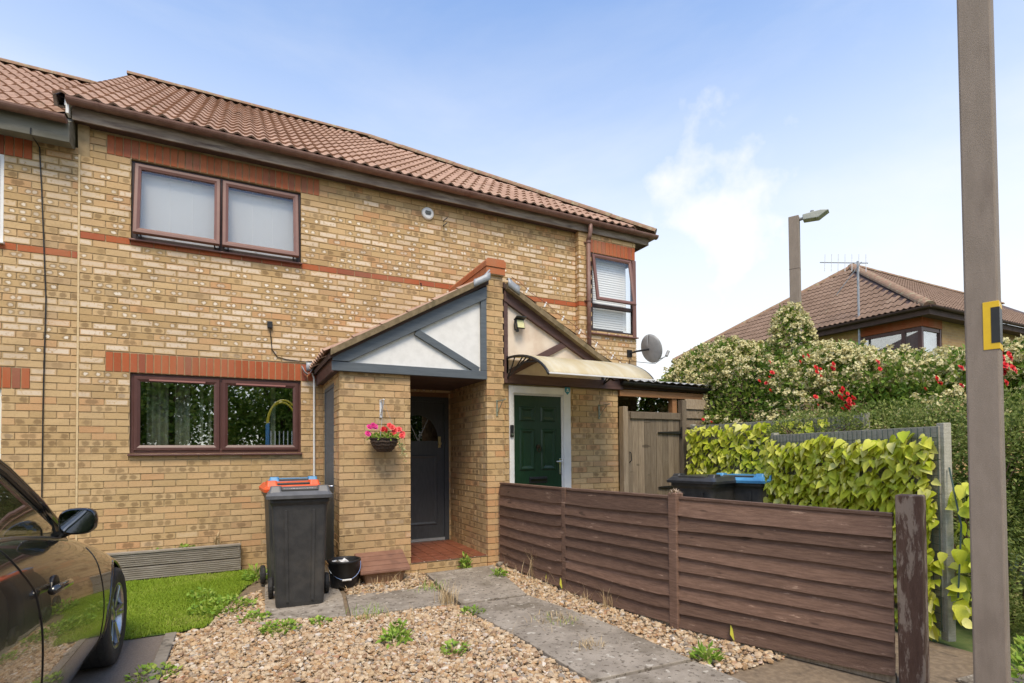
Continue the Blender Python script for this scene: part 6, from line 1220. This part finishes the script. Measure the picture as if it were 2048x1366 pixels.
for x, y, X, k in ((1415, 830, 7.52, 9), (1690, 795, 7.62, 9), (1708, 805, 7.62, 8), (1702, 822, 7.62, 6), (1610, 728, 7.75, 3), (1640, 742, 7.75, 4), (1672, 736, 7.75, 3), (1555, 735, 7.75, 2), (1532, 765, 7.72, 4), (1638, 802, 7.65, 3), (1600, 822, 7.65, 2), (2016, 728, 7.2, 9), (2010, 745, 7.2, 5), (1930, 765, 7.3, 3), (1882, 785, 7.4, 2), (1855, 775, 7.4, 2), (1752, 740, 7.6, 2), (1930, 830, 7.2, 2)):
    for i in range(k):
        p = at(x+random.gauss(0, 9), y+random.gauss(0, 11), X+random.gauss(0, .04)); blossom(p+Vector((-.05, 0, 0)), random.uniform(.026, .042), M_ROSE, hedge, 'rose')
CB = [(7.05, -4.65, 1.15, .62, .65, .75), (7.0, -5.2, .95, .75, .65, .95), (7.3, -5.9, .95, .9, .8, 1.0), (7.2, -4.1, 1.45, .45, .6, .48), (6.65, -5.15, .55, .6, .5, .6), (8.2, -6.6, .9, 1.0, .9, 1.0), (6.85, -3.5, 1.62, .28, .55, .25), (6.45, -5.75, .45, .6, .5, .55)]
bush('small_leaved_hedge', 'fine leaved green hedge spilling over the near trellis beside the lamp column', 'hedge', CB, 90000, .034, .020, M_CLEAF, stems=14, lo=.62)
bush('verge_plant', 'low leafy plants at the foot of the near lamp column', 'plant', [(5.55, -6.0, .1, .5, .35, .18), (6.2, -6.1, .12, .5, .4, .22)], 3000, .06, .035, M_LEAFY, stems=3)
bush('shrub', 'shrub behind the lean-to seen above the side gate', 'shrub', [(8.0, 1.2, 1.9, .9, 1.4, .8), (8.2, 0.0, 1.9, .6, .8, .7)], 9000, .07, .045, M_HLEAF, stems=6)

# ------------------------------------------------------------------ the green behind the camera, seen in the window and car reflections
def tree(label, x, y, h, r, n=9000):
    t_ = thing('tree', label, 'tree', (x, y, G-.03), group='trees across the road'); m = MB(); m.tube([(x, y, 0), (x+.1, y, h*.3), (x-.05, y+.1, h*.55)], .2, 8, r2=.09)
    for i in range(6): a = i*1.05; m.tube([(x, y, h*.35), (x+r*.4*math.cos(a), y+r*.4*math.sin(a), h*.55), (x+r*.7*math.cos(a), y+r*.7*math.sin(a), h*.7)], .07, 6, r2=.02)
    m.build('trunk', M_TWIG, t_); B = [(x+r*.45*math.cos(i*1.1), y+r*.45*math.sin(i*1.1), h*(.30+.16*(i % 3)), r*.66, r*.66, h*.24) for i in range(6)]+[(x, y, h*.8, r*.6, r*.6, h*.2)]
    P, nn = shell(B, n, .45, 1.08, .3); k = len(P); V, F, R = leafset(P, nn+RNG.normal(0, .8, (k, 3)), RNG.uniform(.18, .36, k), RNG.uniform(.12, .22, k)); link('crown', npmesh('crown', V, F, M_HLEAF, R), t_)
for x, y, h, r, lb in ((-15, -27, 9, 3.8, 'spreading tree across the road, leftmost of the row'), (-5.8, -30, 9, 3.6, 'dense tree across the road, third from the left'), (6.6, -30, 9.5, 3.8, 'dense tree across the road just right of the climbing frame'), (-9, -25, 9, 3.6, 'broad tree across the road, far left of the row'), (-2.5, -27, 10, 3.8, 'tall tree across the road, second from the left'), (3.2, -28, 8.5, 3.4, 'tree across the road behind the climbing frame'), (10, -26, 9.5, 3.8, 'tall tree across the road, second from the right'), (17, -24, 9, 3.6, 'broad tree across the road, far right of the row')): tree(lb, x, y, h, r)
bush('field_hedge', 'tall hedge along the far side of the green', 'hedge', [(x, -33, 1.6, 2.4, 1.2, 2.6) for x in range(-22, 28, 3)], 42000, .24, .18, M_HLEAF, stems=1)
cf = thing('climbing_frame', 'blue and yellow climbing frame on the green across the road', 'climbing frame', (2.6, -15.5, G)); M_YEL = mat('yellow tube', (.75, .58, .03), None, rough=.4); M_BLU = mat('blue post', (.10, .30, .55), None, rough=.4)
for x in (2.0, 3.1):
    for y in (-15.0, -16.0): m = MB(); m.tube([(x, y, 0), (x, y, 2.6)], .05, 8); m.build('post', M_BLU, cf)
for y in (-15.0, -16.0): m = MB(); m.tube([(2.55+.55*math.cos(a), y, 2.6+.9*math.sin(a)) for a in [math.pi*i/12 for i in range(13)]], .035, 8); m.build('arch', M_YEL, cf)
for i in range(7): m = MB(); m.tube([(2.1+.15*i, -15.0, 1.5), (2.1+.15*i, -15.0, 2.3)], .018, 6); m.build('railing', M_WHITE, cf)
m = MB(); m.box((2.0, -16, 1.4), (3.1, -15, 1.48)); m.build('deck', M_BLU, cf); m = MB(); m.beam((3.1, -15.5, 1.45), (5.2, -15.5, .3), .6, .04); m.build('slide', M_YEL, cf)
